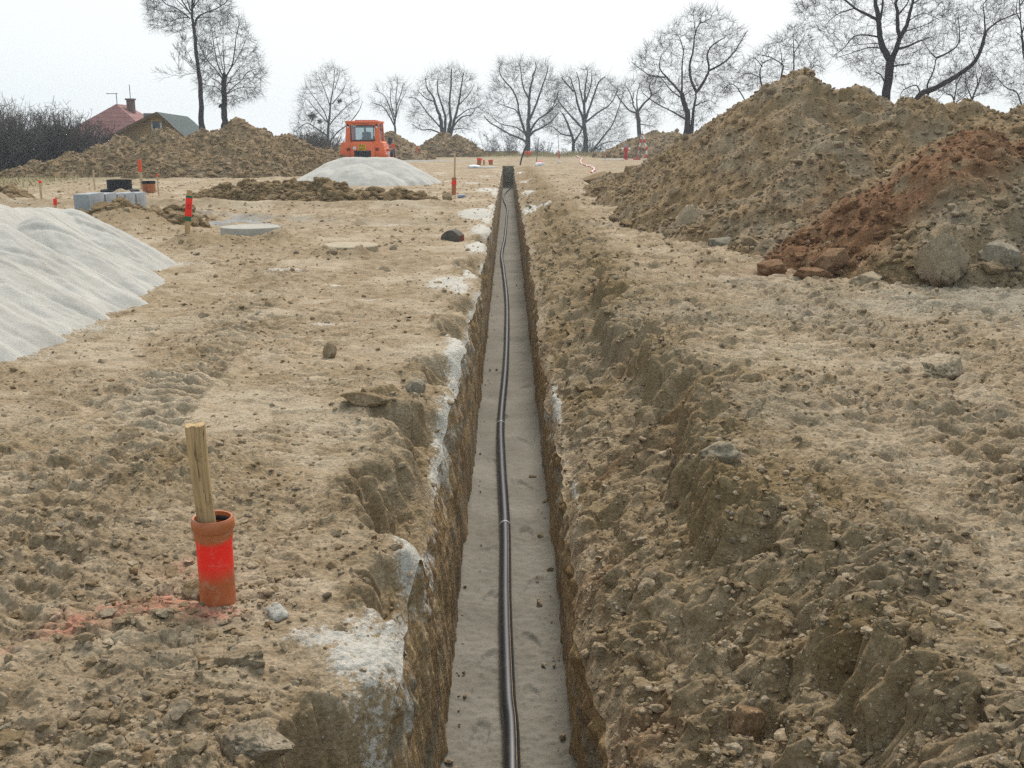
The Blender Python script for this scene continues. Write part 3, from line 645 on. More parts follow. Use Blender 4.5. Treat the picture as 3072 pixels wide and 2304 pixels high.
def ground_clods():
    n = 130000
    d = np.exp(rng.uniform(np.log(1.9), np.log(48), n)).astype(f32); x = (rng.uniform(-.72, .72, n) * (d + .5)).astype(f32)
    left = x < xc(d); dR = x - lipR(d); dL = lipL(d) - x
    ok = np.where(left, dL > .01, dR > .01)
    amb = fbm(x / 1.3, d / 1.6, 9, 3); dens = sstep(-.2, .4, amb) * np.where(left, .26, .7) + np.where(left, .13, .2) + .35 * sstep(14, 22, d) * sstep(-.1, .2, fbm(x / 2.5, d / 1.2, 19, 2))
    for cx, cy, r in [(-.95, 2.45, .4), (-1.6, 4.75, .4), (-.72, 6.1, .35), (-1.05, 3.3, .35), (-1.9, 3.9, .5), (-4.3, 16, 1.1), (-6.8, 18.6, 1), (.6, 4, .6), (.7, 7, .5), (.75, 2.9, .7), (-2.4, 14.2, .5)]: dens = np.maximum(dens, 1.1 * gauss(x, d, cx, cy, r, r))
    dens = np.where(~left & (dR < .95), np.maximum(dens, .8), dens)
    for cx, cy, rx, ry, a, s in SANDP[:14]: dens = dens * (1 - .85 * np.clip(1.3 * gauss(x, d, cx, cy, rx, ry), 0, 1))
    ok &= rng.uniform(0, 1, n) < dens
    x = x[ok]; d = d[ok]; n = len(x)
    S = np.exp(rng.normal(np.log(.0062), .55, n)).clip(.003, .04) * (1 + .09 * np.clip(d - 3, 0, 25))
    S = np.where(x > 0, S * 1.1, S).clip(0, .075)
    z = ground_z(x, d, (np.maximum(d, 1.9) * .0021).astype(f32))[0]
    nb = 220; by_ = np.exp(rng.uniform(np.log(3.6), np.log(40), nb)).astype(f32); bx_ = (rng.choice((-1, 1), nb) * (.29 - np.abs(rng.normal(0, .06, nb)).clip(0, .2))).astype(f32)
    x = np.concatenate([x, bx_ + xc(by_)]); d = np.concatenate([d, by_]); z = np.concatenate([z, np.full(nb, ZF + .012)]); S = np.concatenate([S, np.exp(rng.normal(np.log(.007), .6, nb)).clip(.003, .03)]); n = len(x)
    px = S / d * 1050; subs = np.where(px > 7, 3, np.where(px > 2.4, 2, 1))
    P = np.stack([x, d, z + S * .12], 1)
    V, F, ids = scatter(P, S, subs)
    x_, y_ = P[ids, 0], P[ids, 1]; rr = rng.uniform(0, 1, n)[ids]
    pk = 0
    for cx, cy, rx, ry, a, s in PINK: pk = np.maximum(pk, s * gauss(x_, y_, cx, cy, rx, ry, a))
    npk = len(V); zero = np.zeros(npk)
    o = npmesh('soil_clods', V, [F], M['soil'], smooth=False, attrs=dict(dry=np.where(rr > .55, (rr - .55) * .9, 0), damp_shade=np.where(rr < .4, .7 - rr, 0), sand=zero, pink=pk * (rr > .5) * .7, grey=np.where((rr > .4) & (rr < .5), .35, 0), red=np.where(rr < .03, .35, 0), grass=zero, blue=zero))
    tag(o, 'loose crumbs and small clods of soil strewn over the worked ground', 'soil clods', kind='stuff')
ground_clods()

# ---------------------------------------------------------------- heaps
def heap(name, label, cat, cones, bounds, cell, mat, amp=1., slope=.68, apex=.25, maskfn=None, nclod=0, clod=(.03, .5, .25), base=lambda x, y: 0 * x, seed=0, soil=True, group=None, smoothk=.12, gully=0.):
    x0, x1, y0, y1 = bounds
    gx = np.arange(x0, x1, cell, dtype=f32); gy = np.arange(y0, y1, cell * 1.2, dtype=f32)
    X, Y = np.meshgrid(gx, gy)
    def top(X, Y):
        Xw = X + .22 * amp * fbm(X / 1.1, Y / 1.1, seed + 1, 3) ; Yw = Y + .22 * amp * fbm(X / 1.1, Y / 1.1, seed + 2, 3)
        h = None
        for cn in cones:
            if cn[0] == 'ridge':
                _, xa, ya, ha, xb, yb, hb_, sl, ax = cn; tt = np.clip(((Xw - xa) * (xb - xa) + (Yw - ya) * (yb - ya)) / ((xb - xa) ** 2 + (yb - ya) ** 2), 0, 1)
                d = np.sqrt((Xw - xa - tt * (xb - xa)) ** 2 + (Yw - ya - tt * (yb - ya)) ** 2 + ax * ax) - ax; k = ha + (hb_ - ha) * tt - sl * d
                h = k if h is None else np.where(h > k, h, k) + smoothk * .25 * np.clip(1 - np.abs(h - k) / smoothk, 0, 1) ** 2
                continue
            cx, cy, ch = cn[:3]; sl = cn[3] if len(cn) > 3 else slope; ax = cn[4] if len(cn) > 4 else apex
            d = np.sqrt((Xw - cx) ** 2 + (Yw - cy) ** 2 + ax * ax) - ax
            if gully: 
                a = np.arctan2(Yw - cy, Xw - cx); d = d * (1 + gully * perlin(a * 5, d * .25, seed + 7))
            k = ch - sl * d
            k = np.where(k < .08, k * .85 + .012 , k)          # the foot flattens
            h = k if h is None else np.where(h > k, h, k) + smoothk * .25 * np.clip(1 - np.abs(h - k) / smoothk, 0, 1) ** 2
        return h
    h = top(X, Y); g = base(X, Y); c = np.full(X.shape, cell, f32)
    on = sstep(-.05, .12, h)
    if soil:
        rough = .5 + .5 * sstep(-.3, .3, fbm(X / 1.4, Y / 1.4, seed + 3, 2))
        dz = relief(X, Y, c, rough, seed + 200, 1.25 * amp) + amp * (.15 * fbm(X / .9, Y / .9, seed + 4, 3) + .05 * np.abs(perlin(X / .3, Y / .3, seed + 5)))
        f1, f2, cid = worley(X / .42 + .2 * perlin(X / .3, Y / .3, seed), Y / .42, seed + 6); dz = dz + np.clip(.45 - f1, 0, 1) ** .6 * .10 * amp * (cid > .7) * cid * (1 + .5 * perlin(X / .12, Y / .12, seed + 11)) + .06 * amp * (.3 - np.abs(perlin(X / .45, Y / .45, seed + 12))) + .03 * amp * perlin(X / .15, Y / .15, seed + 13)
    else:
        W = lambda l: np.clip(l / c / 2.2 - 1, 0, 1)
        rill = perlin((Y - .35 * X) / .10, X / .9, seed + 14); dz = .02 * fbm(X / .5, Y / .5, seed + 4, 3) + (.022 * np.clip(-.05 - rill, -1, 0) - .035 * np.clip(rill - .3, 0, 1)) * W(.10) * sstep(-.2, .3, perlin(X / .6, Y / .5, seed + 15)) + .008 * perlin(X / .08, Y / .08, seed + 5) * W(.08) - .045 * np.clip(perlin((Y - .35 * X) / .055, X / .28, seed + 16) - .25, 0, 1) * W(.055) * sstep(-.1, .4, perlin(X / .4, Y / .35, seed + 17)) + .004 * perlin(X / .03, Y / .03, seed + 6) * W(.03)
    Z = g + h + dz * on - .06 * (1 - on)
    keep = h > -.10
    q = grid_faces(len(gy), len(gx)); kf = keep.ravel()[q].all(1); q = q[kf]
    V = np.stack([X, Y, Z], -1).reshape(-1, 3)
    masks = {k: np.zeros(V.shape[0], f32) for k in ('dry', 'damp_shade', 'sand', 'pink', 'grey', 'red', 'grass', 'blue')}
    if soil:
        masks['dry'] = (.35 * sstep(.1, .5, fbm(X / .9, Y / .9, seed + 8, 3))).ravel(); masks['damp_shade'] = (.25 + .5 * sstep(.0, .5, fbm(X / .7, Y / .7, seed + 9, 3))).ravel()
        if maskfn:
            for k, v in maskfn(X, Y, h).items(): masks[k] = np.clip(v, 0, 1).ravel()
    used = np.unique(q); mp = np.full(len(V), -1, np.int64); mp[used] = np.arange(len(used))
    V2 = V[used]; F = [mp[q]]; A = {k: v[used] for k, v in masks.items()}
    if nclod:
        i = rng.choice(np.where((h > .02).ravel())[0], nclod); P = V[i] + np.stack([rng.uniform(-.5, .5, nclod) * cell, rng.uniform(-.5, .5, nclod) * cell, np.zeros(nclod)], 1)
        lowb = 1 + .7 * np.exp(-h.ravel()[i] / .4)
        S = np.exp(rng.normal(np.log(clod[0]), clod[1], nclod)).clip(.01, clod[2]) * np.minimum(lowb, 2)
        big = rng.uniform(0, 1, nclod) < .008 * np.exp(-h.ravel()[i] / 1.2) ; S = np.where(big, np.minimum(rng.uniform(1.5, 4.5, nclod) * clod[0] * 1.6, .15), S)
        dist = np.hypot(P[:, 0], P[:, 1]); px = S / dist * 1050; subs = np.where(px > 6, 3, np.where(px > 2, 2, 1))
        P[:, 2] += S * .15
        cv, cf, ids = scatter(P, S, subs, (.55, 1.)); F.append(cf + len(V2)); V2 = np.concatenate([V2, cv])
        rr = rng.uniform(0, 1, nclod)
        for k in A:
            a = masks[k][i]
            if k == 'dry': a = np.clip(a + (rr > .7) * .3, 0, 1)
            if k == 'damp_shade': a = np.clip(a + (rr < .3) * .4, 0, 1)
            A[k] = np.concatenate([A[k], a[ids]])
    o = npmesh(name, V2, F, mat, smooth=[True, False], attrs=A if soil else None)
    tag(o, label, cat, group)
    return top

def rise(x, y): return .27 * sstep(55, 93, y)
# the big spoil heap on the right
def rh_mask(X, Y, h):
    # red clay tipped over the flank: a tongue running from its own peak down to the left foot
    t = ((X - 5.9) * (-2.75) + (Y - 13.3) * (-.5)) / (2.75 ** 2 + .5 ** 2); t = np.clip(t, -.25, 1.08)
    px = 5.9 - 2.75 * t; py = 13.3 - .5 * t
    wob = .3 * fbm(X / .7, Y / .7, 611, 3)
    d = np.hypot(X - px, (Y - py) * 1.0) + wob
    d = d * (1.25 - .55 * np.clip(t, 0, 1)); red = sstep(1.05, .5, d) * sstep(-.5, .0, fbm(X / .5, Y / .5, 612, 2) + .35)
    red = np.maximum(red, .6 * gauss(X, Y, 4.9, 15.2, 1.0, .9) * sstep(-.1, .3, fbm(X / .4, Y / .4, 613, 2)))
    red = np.maximum(red, .7 * gauss(X, Y, 6.9, 12.6, .5, .5) * sstep(-.2, .3, fbm(X / .4, Y / .4, 614, 2)))
    grey = gauss(X, Y, 6.4, 11.6, 1.5, 1.0) * .9 + .5 * sstep(0., .4, fbm(X / .9 + Y / 1.5, Y / 2, 615, 3)) + .6 * gauss(X, Y, 4.4, 16.3, .5, 1.8, -.4)
    grey = np.clip(grey, 0, 1) * .5 * (1 - red)
    sand = .9 * gauss(X, Y, 4.5, 28.5, .3, .5) + .7 * gauss(X, Y, 3.9, 30, .3, .8)
    return dict(red=red, grey=grey, sand=sand * sstep(-.3, .2, fbm(X / .2, Y / .2, 616, 2)))
rh_cones = [(3.7, 22, .55, .4), (3.55, 25.5, .6, .42), (3.5, 30, .55, .4), (3.9, 17.5, .5, .4), (3.6, 34, .5, .4), (4.2, 14.8, .45, .45), (5.30, 20, 2.75, .90, .3), (6.2, 19.6, 2.52, .80), (6.9, 18.7, 2.2, .75), (7.8, 18.5, 2.15, .66), (8.2, 17.0, 2.05, .6), (5.3, 21.6, 2.62, .92), (5.3, 23.4, 2.45, .92), (5.15, 26, 2.1, .88), (5.0, 28, 1.85, .85), (4.9, 30.5, 1.5, .75), (4.7, 33, .95, .6), (4.4, 35.5, .6, .5), (7.4, 16.0, 1.95, .6), (9.5, 16.5, 2.1, .6), (5.75, 13.4, 1.62, .72, .2), (6.7, 14, 1.62, .68), (7.4, 12.6, 1.3, .6), (8.4, 13.2, 1.6, .6), (5.1, 16.8, 1.6, .78), (4.9, 18.5, 2.0, .9), (10.5, 14, 1.6, .6)]
heap('spoil_heap', 'largest heap of excavated soil, streaked with rust red clay, beside the trench', 'soil heap', rh_cones, (1.7, 13, 9.2, 38.5), .03, M['soil_far'], 1.0, .66, .25, rh_mask, 30000, (.019, .55, .11), seed=300, group='heaps of excavated soil')
heap('spoil_heap', 'long brown soil heap with two crests in front of the houses', 'soil heap',
     [(-12.3, 49, 2.35, .66), (-15.4, 48, 1.95, .62), (-17.2, 47.5, 1.6, .6), (-13.8, 48.5, 1.9, .6), (-10.6, 50, 1.75, .58), (-9.6, 52, 1.15, .5), (-19, 46.5, .9, .5), (-14.5, 46.5, 1.2, .5), (-11.7, 47.5, 1.4, .55), (-20.2, 45.5, .5, .4)],
     (-23.5, -7.5, 41.5, 56), .055, M['soil_far'], 1.25, .6, .4, None, 12000, (.036, .5, .16), seed=320, group='heaps of excavated soil')
heap('spoil_heap', 'dome shaped brown soil heap under the many stemmed tree', 'soil heap', [(-5.45, 86, 1.75, .8, .5), (-4.5, 86, 1.6, .8, .5), (-6.3, 86.5, 1.25, .7), (-3.6, 86, .8, .6)], (-9.5, -1.5, 82, 90), .07, M['soil_far'], 1.1, .7, .4, None, 1200, (.07, .5, .2), base=rise, seed=340, group='heaps of excavated soil')
heap('spoil_heap', 'pointed soil heap rising just behind the orange vehicle', 'soil heap', [(-8.9, 78, 1.95, .72, .4), (-10.3, 78.5, 1.5, .6), (-7.6, 77.5, 1.0, .6), (-12, 79, 1.0, .5), (-14, 79, .9, .5)], (-17, -4.5, 73, 83), .07, M['soil_far'], 1.1, .66, .4, None, 1200, (.07, .5, .2), base=rise, seed=350, group='heaps of excavated soil')
heap('spoil_heap', 'brown soil heap behind the red hydrant and the striped tape', 'soil heap', [(11.0, 84, 1.95, .55, .5), (9.6, 83.5, 1.35, .5), (12.6, 84, 1.9, .55), (14, 84, 1.6), (8.0, 83, .5, .35)], (4.8, 18, 79.5, 89), .08, M['soil_far'], 1.2, .55, .4, None, 1200, (.07, .5, .2), base=rise, seed=360, group='heaps of excavated soil')
heap('spoil_heap', 'low ridge of big wet clods in front of the middle sand heap', 'soil heap',
     [(-7.20, 27.0, .36, .7, .15), (-6.60, 27.0, .42, .7, .15), (-6.00, 26.8, .55, .8, .15), (-5.40, 26.7, .60, .85, .15), (-4.85, 26.6, .55, .8, .15), (-4.40, 26.4, .42, .8, .15), (-3.50, 26.6, .30, .6, .15), (-2.90, 26.8, .28, .6, .15), (-2.40, 27, .16, .5), (-7.90, 27.4, .2, .5)],
     (-9, -1, 25, 29), .03, M['soil_far'], .9, .7, .15, lambda X, Y, h: dict(damp_shade=.75 + 0 * X, dry=0 * X), 4500, (.032, .5, .11), seed=370, group='heaps of excavated soil')
heap('spoil_heap', 'small crumbly soil heap leaning against the grey concrete blocks', 'soil heap', [(-7.15, 19.4, .40, .55, .2), (-6.6, 19.1, .28, .5, .2), (-7.7, 20.4, .25, .5, .2), (-6.4, 20.4, .2, .4), (-5.9, 18.9, .14, .35)], (-9, -4.6, 17.4, 22), .025, M['soil_far'], .6, .5, .2, lambda X, Y, h: dict(damp_shade=.55 + 0 * X), 600, (.035, .5, .12), seed=380, group='heaps of excavated soil')
heap('spoil_heap', 'dark soil heap cut by the left edge, beyond the sand', 'soil heap', [(-13.0, 25.6, .42, .5), (-14.4, 26, .7, .5), (-12.1, 25.4, .2, .4)], (-17, -10, 22.8, 29), .035, M['soil_far'], 1., .5, .3, lambda X, Y, h: dict(damp_shade=.5 + 0 * X), 1500, (.05, .5, .2), seed=390, group='heaps of excavated soil')

def sand_heaps():
    heap('sand_heap', 'pale sand heap of several dumped cones at the left edge', 'sand heap',
         [('ridge', -5.55, 12.9, .74, -5.5, 7.7, 1.08, .84, .10), (-5.42, 12.95, .73, .62, .12), (-5.08, 11.3, .76, .61, .10), (-5.0, 9.95, .82, .62, .10), (-4.85, 8.9, .80, .62, .10), (-4.9, 7.85, .92, .68, .12), ('ridge', -6.6, 13, .85, -6.5, 7, 1.15, .6, .3), (-6.4, 10.5, 1.0, .6, .2), (-6.5, 8.5, 1.15, .6, .2), (-6.6, 13, .85, .6, .2), (-8, 10, 1.1, .6, .2), (-8, 13, .8, .6, .2)],
         (-10.5, -3, 5.6, 15), .018, M['sand'], .35, .62, .12, seed=400, soil=False, group='sand heaps', smoothk=.02, gully=.06)
    heap('sand_heap', 'smaller flat topped sand heap in front of the orange vehicle', 'sand heap',
         [('ridge', -6.15, 39.3, .92, -4.5, 39.2, .92, .55, .35), (-4.0, 38.6, .62, .6, .3), (-5.4, 37.7, .72, .62, .5), (-6.6, 38.2, .5, .55, .4), (-4.7, 37.3, .5, .6, .3)],
         (-9, -.8, 34.5, 43), .035, M['sand'], .5, .55, .2, seed=420, soil=False, group='sand heaps', smoothk=.03, gully=.08)
sand_heaps()

# single big lumps that read on their own
def boulder(name, x, y, size, mat, label, cat, seed, sub=5, rz=0, tilt=0, z=None, at=None, group=None):
    V, F = clod_shape(sub, seed, .6)
    V = V * np.array(size, f32); me_at = {k: np.zeros(len(V)) for k in ('dry', 'damp_shade', 'sand', 'pink', 'grey', 'red', 'grass', 'blue')}
    if at:
        for k, v in at.items(): me_at[k] = v(V) if callable(v) else np.full(len(V), v)
    o = npmesh(name, V, [F], mat, attrs=me_at); o.rotation_euler = (tilt, 0, rz)
    o.location = (x, y, (gz(x, y) if z is None else z) + size[2] * .45)
    return tag(o, label, cat, group)
LG = 'large loose lumps of soil'
boulder('soil_boulder', 4.62, 11.25, (.31, .28, .33), M['soil'], 'largest rounded clay boulder at the foot of the big spoil heap', 'boulder', 501, rz=.6, z=.14, at=dict(dry=.25, grey=.2, red=lambda V: sstep(-.12, -.3, V[:, 2]) * .8), group=LG)
boulder('soil_boulder', 5.25, 11.35, (.2, .2, .2), M['soil'], 'grey clay boulder just right of the largest boulder', 'boulder', 502, z=.22, at=dict(grey=.6), group=LG)
boulder('soil_boulder', 3.05, 12.35, (.19, .18, .15), M['soil'], 'rust red clod lying apart at the heap foot', 'boulder', 503, sub=4, at=dict(red=.9), group=LG)
boulder('soil_boulder', 3.42, 12.0, (.25, .13, .10), M['soil'], 'flat rust red clod in front of the upright red one', 'boulder', 504, sub=4, at=dict(red=.9, damp_shade=.3), group=LG)
boulder('soil_boulder', 3.75, 12.3, (.22, .2, .2), M['soil'], 'rust red lump half buried in the heap foot', 'boulder', 505, sub=4, z=.08, at=dict(red=.8), group=LG)
boulder('soil_boulder', 3.95, 11.6, (.20, .17, .12), M['soil'], 'tan stone shaped clod left of the largest boulder', 'boulder', 506, sub=4, at=dict(dry=.5), group=LG)
boulder('soil_boulder', 3.0, 17.6, (.34, .3, .28), M['soil'], 'tan rounded lump where the heap meets the flat ground', 'boulder', 507, sub=4, z=.1, at=dict(dry=.3), group=LG)
boulder('soil_boulder', 3.15, 15.6, (.26, .2, .12), M['soil'], 'flat grey slab of clay at the edge of the heap', 'boulder', 508, sub=4, at=dict(grey=.8), group=LG)
boulder('soil_boulder', 3.35, 14.6, (.2, .18, .17), M['soil'], 'brown clod below the flat grey slab', 'boulder', 509, sub=4, at=dict(damp_shade=.3), group=LG)
boulder('soil_boulder', 3.0, 27.5, (.55, .35, .30), M['soil_far'], 'long brown lump near the far left foot of the heap', 'boulder', 510, sub=4, rz=.4, at=dict(damp_shade=.25), group=LG)
boulder('soil_boulder', 3.0, 36.5, (.6, .45, .40), M['soil_far'], 'farthest brown lump beside the tape end', 'boulder', 511, sub=4, at=dict(damp_shade=.3), group=LG)
boulder('soil_boulder', 3.95, 34.5, (.6, .45, .42), M['soil_far'], 'rough brown lump behind the long lump on the heap foot', 'boulder', 512, sub=4, z=.1, at=dict(damp_shade=.2), group=LG)
boulder('soil_boulder', -.86, 5.9, (.16, .075, .055), M['soil'], 'flattened ochre clod beside the crumbled trench edge', 'clod', 513, sub=4, at=dict(damp_shade=.55, red=.15), group=LG)
boulder('soil_boulder', -.60, 6.3, (.075, .07, .05), M['soil'], 'small grey clod right of the flattened ochre one', 'clod', 514, sub=4, at=dict(grey=.7), group=LG)
boulder('soil_boulder', -1.33, 7.5, (.055, .06, .075), M['soil'], 'upright dark clod alone on the left ground', 'clod', 515, sub=4, at=dict(damp_shade=.3), group=LG)
boulder('soil_boulder', -.66, 2.44, (.115, .085, .05), M['soil'], 'broad pale clod at the bottom edge near the sand spill', 'clod', 516, rz=.3, at=dict(dry=.15, grey=.3), group=LG)
boulder('soil_boulder', -.80, 2.86, (.08, .06, .05), M['soil'], 'dark crumbly clod below the orange pipe stub', 'clod', 517, at=dict(damp_shade=.4, grey=.2), group=LG)
boulder('soil_boulder', -1.10, 3.40, (.06, .055, .045), M['soil'], 'dark clod touching the foot of the orange stub', 'clod', 518, sub=4, at=dict(damp_shade=.5), group=LG)
boulder('soil_boulder', -.78, 3.22, (.05, .04, .03), M['soil'], 'whitish stone right of the orange stub', 'clod', 519, sub=3, at=dict(sand=.8), group=LG)
boulder('soil_boulder', 2.85, 6.75, (.21, .15, .10), M['soil'], 'cracked tan clay slab tilted up on the right ground', 'clod', 520, rz=.5, tilt=.5, at=dict(dry=.6), group=LG)
boulder('soil_boulder', 3.05, 5.7, (.18, .13, .10), M['soil'], 'grey clod near the right edge below the cracked slab', 'clod', 521, sub=4, at=dict(grey=.7), group=LG)
boulder('soil_boulder', 2.5, 4.6, (.24, .16, .08), M['soil'], 'flat grey brown clod on the right bank', 'clod', 522, at=dict(grey=.4, damp_shade=.2), group=LG)
boulder('soil_boulder', 1.16, 3.45, (.075, .06, .055), M['soil'], 'pale grey stone on the broken bank edge', 'clod', 523, sub=4, at=dict(grey=.3, dry=.4), group=LG)
boulder('soil_boulder', .78, 3.15, (.06, .055, .085), M['soil'], 'upright rusty clod below the pale stone', 'clod', 524, sub=4, at=dict(red=.5, damp_shade=.4), group=LG)
boulder('soil_boulder', .60, 4.25, (.10, .07, .06), M['soil'], 'knobbly grey clod on the shelf above the trench', 'clod', 525, sub=4, at=dict(grey=.3), group=LG)
boulder('soil_boulder', 1.0, 4.85, (.12, .09, .07), M['soil'], 'pale grey clod lodged in the scarp', 'clod', 526, sub=4, at=dict(grey=.5), group=LG)
boulder('soil_boulder', .17, 8.35, (.035, .025, .022), M['soil'], 'small dark stone on the trench floor right of the pipe', 'clod', 527, sub=3, z=ZF, at=dict(damp_shade=.4), group=LG)
boulder('soil_boulder', .20, 7.0, (.025, .022, .02), M['soil'], 'dark pebble on the trench floor at the wall', 'clod', 528, sub=3, z=ZF, at=dict(damp_shade=.5), group=LG)
boulder('soil_boulder', -1.7, 28.2, (.16, .14, .14), M['soil'], 'lone brown clod left of the farther orange stub', 'clod', 529, sub=3, at=dict(damp_shade=.4), group=LG)

# ---------------------------------------------------------------- the black pipe on the sand bed
def water_pipe():
    ctl = [(-.01, -9), (.0, 1.5), (-.0, 4.14), (-.02, 4.78), (-.04, 5.86), (-.05, 7.13), (-.09, 8.65), (-.11, 10.1), (-.08, 12.4), (-.075, 15.6), (-.10, 18.6), (-.19, 22.7), (-.25, 25.5), (-.20, 30.5), (-.19, 37.9), (-.20, 43), (-.40, 50), (-.37, 55), (-.20, 59), (-.06, 62.3)]
    pts = []
    for i in range(len(ctl) - 1):
        p = [Vector((*ctl[max(0, min(len(ctl) - 1, i + k))], 0)) for k in (-1, 0, 1, 2)]; n = 10
        for j in range(n):
            t = j / n; q = .5 * ((2 * p[1]) + (p[2] - p[0]) * t + (2 * p[0] - 5 * p[1] + 4 * p[2] - p[3]) * t * t + (3 * p[1] - p[0] - 3 * p[2] + p[3]) * t ** 3)
            pts.append(Vector((q.x, q.y, ZF + .035 + .008 * math.sin(q.y * 1.7))))
    r = .039
    root = empty('water_pipe', (0, 4, ZF), 0, 'long black plastic pipe winding along the sand bed of the trench', 'pipe')
    off = Vector((0, 4, ZF)); loc = [p - off for p in pts]
    MB().tube(loc, r, 20).build('pipe_body', M['black_pe'], root)
    a = R(34); MBs = MB(); st = [p + Vector((math.sin(a) * (r - .0005), 0, math.cos(a) * (r - .0005))) for p in loc if p.y < 3.2]
    MBs.tube(st, .0011, 6).build('printed_line', M['stripe'], root)
    for yb in (7.16, 9.95):
        i = min(range(len(loc)), key=lambda k: abs(loc[k].y + 4 - yb)); d = (loc[i + 1] - loc[i]).normalized(); c = loc[i] + d * (yb - 4 - loc[i].y)
        MB().tube([c - d * .014, c - d * .012, c + d * .012, c + d * .014], [r * 1.0, r + .002, r + .002, r * 1.0], 20).build('tape_band', M['band'], root)
water_pipe()

# ---------------------------------------------------------------- pipe stubs and stakes
def stub(x, y, r, h, label, mat, bell=True, lean=0, zoff=0):
    root = empty('sewer_pipe_stub', (x, y, gz(x, y) + zoff), 0, label, 'pipe stub', 'orange pipe stubs standing in the ground'); root.rotation_euler = (0, lean, 0)
    t = .005
    if bell:
        b = r * 1.09; hb = h * .70
        prof = [(r, -.25), (r, hb), (r * 1.01, hb + .006), (b, hb + .028), (b, h - .045), (b + .003, h - .042), (b + .006, h - .036), (b + .006, h - .012), (b + .003, h - .005), (b + .0005, h), (b - t, h - .001), (b - t, h - .05), (r - t, hb), (r - t, -.05), (0, -.05)]
    else:
        prof = [(r, -.25), (r, h), (r - t, h), (r - t, -.05), (0, -.05)]
    MB().lathe(prof, 48).build('pipe_body', mat, root)
    if bell: MB().lathe([(r * 1.1 - t - .0005, h - .016), (r * 1.1 - t - .008, h - .02), (r * 1.1 - t - .008, h - .03), (r * 1.1 - t - .0005, h - .034)], 48).build('gasket', M['rubber'], root)
    return root
def stake(x, y, z, h, wd, th, label, lean=(0, 0), rz=0, mat='wood', top=None, group='wooden marker stakes', jag=True, below=.25):
    root = empty('wooden_stake', (x, y, z), rz, label, 'stake', group); root.rotation_euler = (lean[0], lean[1], rz)
    n = 26; nx = 10; Vv = []; rs = random.Random(int(x * 1000) + int(y * 77))
    prof = []
    for k in range(4 * 4):
        a = 2 * math.pi * (k + .5) / 16; cx, cy = math.cos(a), math.sin(a); m = max(abs(cx), abs(cy)) ** .75; prof.append((cx / m * wd / 2, cy / m * th / 2))
    bm = MB(); rings = []
    for i in range(n):
        t = i / (n - 1); zz = -below + (h + below) * t; s = .92 + .1 * t + .02 * math.sin(t * 9 + x)
        rings.append([bm.bm.verts.new((px * s + .004 * math.sin(t * 6) * wd * 8, py * s, zz + (rs.uniform(-.006, .004) * (wd / .065) if i == n - 1 and jag else 0))) for px, py in prof])
    for a, b in zip(rings, rings[1:]):
        for k in range(16): bm.bm.faces.new((a[k], a[(k + 1) % 16], b[(k + 1) % 16], b[k]))
    bm.bm.faces.new(rings[0][::-1]); bm.bm.faces.new(rings[-1])
    bm.build('shaft', M[mat], root)
    for (z0, z1, m, nm) in (top or []):
        MB().box((.0, 0, (z0 + z1) / 2), (wd * 1.06 + .004, th * 1.06 + .004, z1 - z0), .002).build(nm, M[m], root)
    return root
SX, SY = -1.005, 3.33
stub(SX, SY, .0595, .315, 'orange pipe stub sprayed bright red, holding a stake, nearest the camera', M['stub'])
stake(SX - .012, SY + .012, gz(SX, SY), .645, .062, .036, 'thick weathered stake standing inside the nearest orange stub', (R(3), R(-1.8)), .1, below=.02)
X2, Y2 = -1.67, 30.5
stub(X2, Y2, .066, .5, 'slim orange stub with a tall lath, beside the far trench', M['pvc'], False, R(2))
MB  # farther stub: red sprayed band is its own part
_r = [o for o in COL.objects if o.name.startswith('sewer_pipe_stub')][-1]
MB().lathe([(.0665, .30), (.068, .302), (.068, .405), (.0665, .407)], 32).build('painted_band', M['red_paint'], _r)
stake(X2 + .02, Y2 + .03, gz(X2, Y2), 1.15, .05, .035, 'tall pale lath standing in the farther orange stub', (0, R(1.5)), 0, 'wood_pale', below=.02)
sk = stake(-5.03, 16.3, gz(-5.03, 16.3) - .12, .83, .085, .045, 'leaning marker stake with red face and green bands', (0, R(7)), .1, 'wood', [(.36, .43, 'green_paint', 'green_band'), (.43, .71, 'red_paint', 'red_face'), (.71, .745, 'green_paint', 'green_band')], jag=False)
text_mesh('number', '57', .085, M['ink'], sk, Matrix.Translation((0, -.0265, .58)) @ Matrix.Rotation(R(90), 4, 'X') @ Matrix.Rotation(R(-90), 4, 'Z'), .001)
stake(-13.1, 33.5, gz(-13.1, 33.5), .62, .045, .045, 'plain pale lath standing left of the black manhole base', (0, 0), 0, 'wood_pale')
stake(-11.05, 25, gz(-11.05, 25), .47, .05, .04, 'short lath with a red tip behind the left sand heap', (0, R(1)), 0, 'wood_pale', [(.42, .475, 'red_paint', 'red_tip')])
stake(-8.95, 20.8, gz(-8.95, 20.8), .42, .05, .04, 'red topped peg just showing above the sand heap', (0, R(3)), 0, 'wood_pale', [(.30, .425, 'red_paint', 'red_tip')])
stake(-9.75, 29.4, gz(-9.75, 29.4), .62, .035, .035, 'thin lath with a red tip right of the orange tub', (0, 0), 0, 'wood_pale', [(.57, .625, 'red_paint', 'red_tip')])
stake(-11.5, 33.2, gz(-11.5, 33.2), .92, .09, .04, 'red topped stake rising behind the black manhole base', (0, R(-2)), 0, 'wood_pale', [(.55, .925, 'orange_mark', 'red_top')])
stake(-6.7, 75.5, gz(-6.7, 75.5), .95, .07, .05, 'lath with orange upper half beyond the sand heap', (0, R(3)), 0, 'wood_pale', [(.45, .955, 'orange_mark', 'orange_top')])
stake(-8.4, 76, gz(-8.4, 76), 1.05, .08, .05, 'stake with broad orange board left of the orange lath', (0, R(-1)), 0, 'wood_pale', [(.5, 1.055, 'orange_mark', 'orange_top')])
_b = [o for o in COL.objects if o.name.startswith('wooden_stake')][-1]
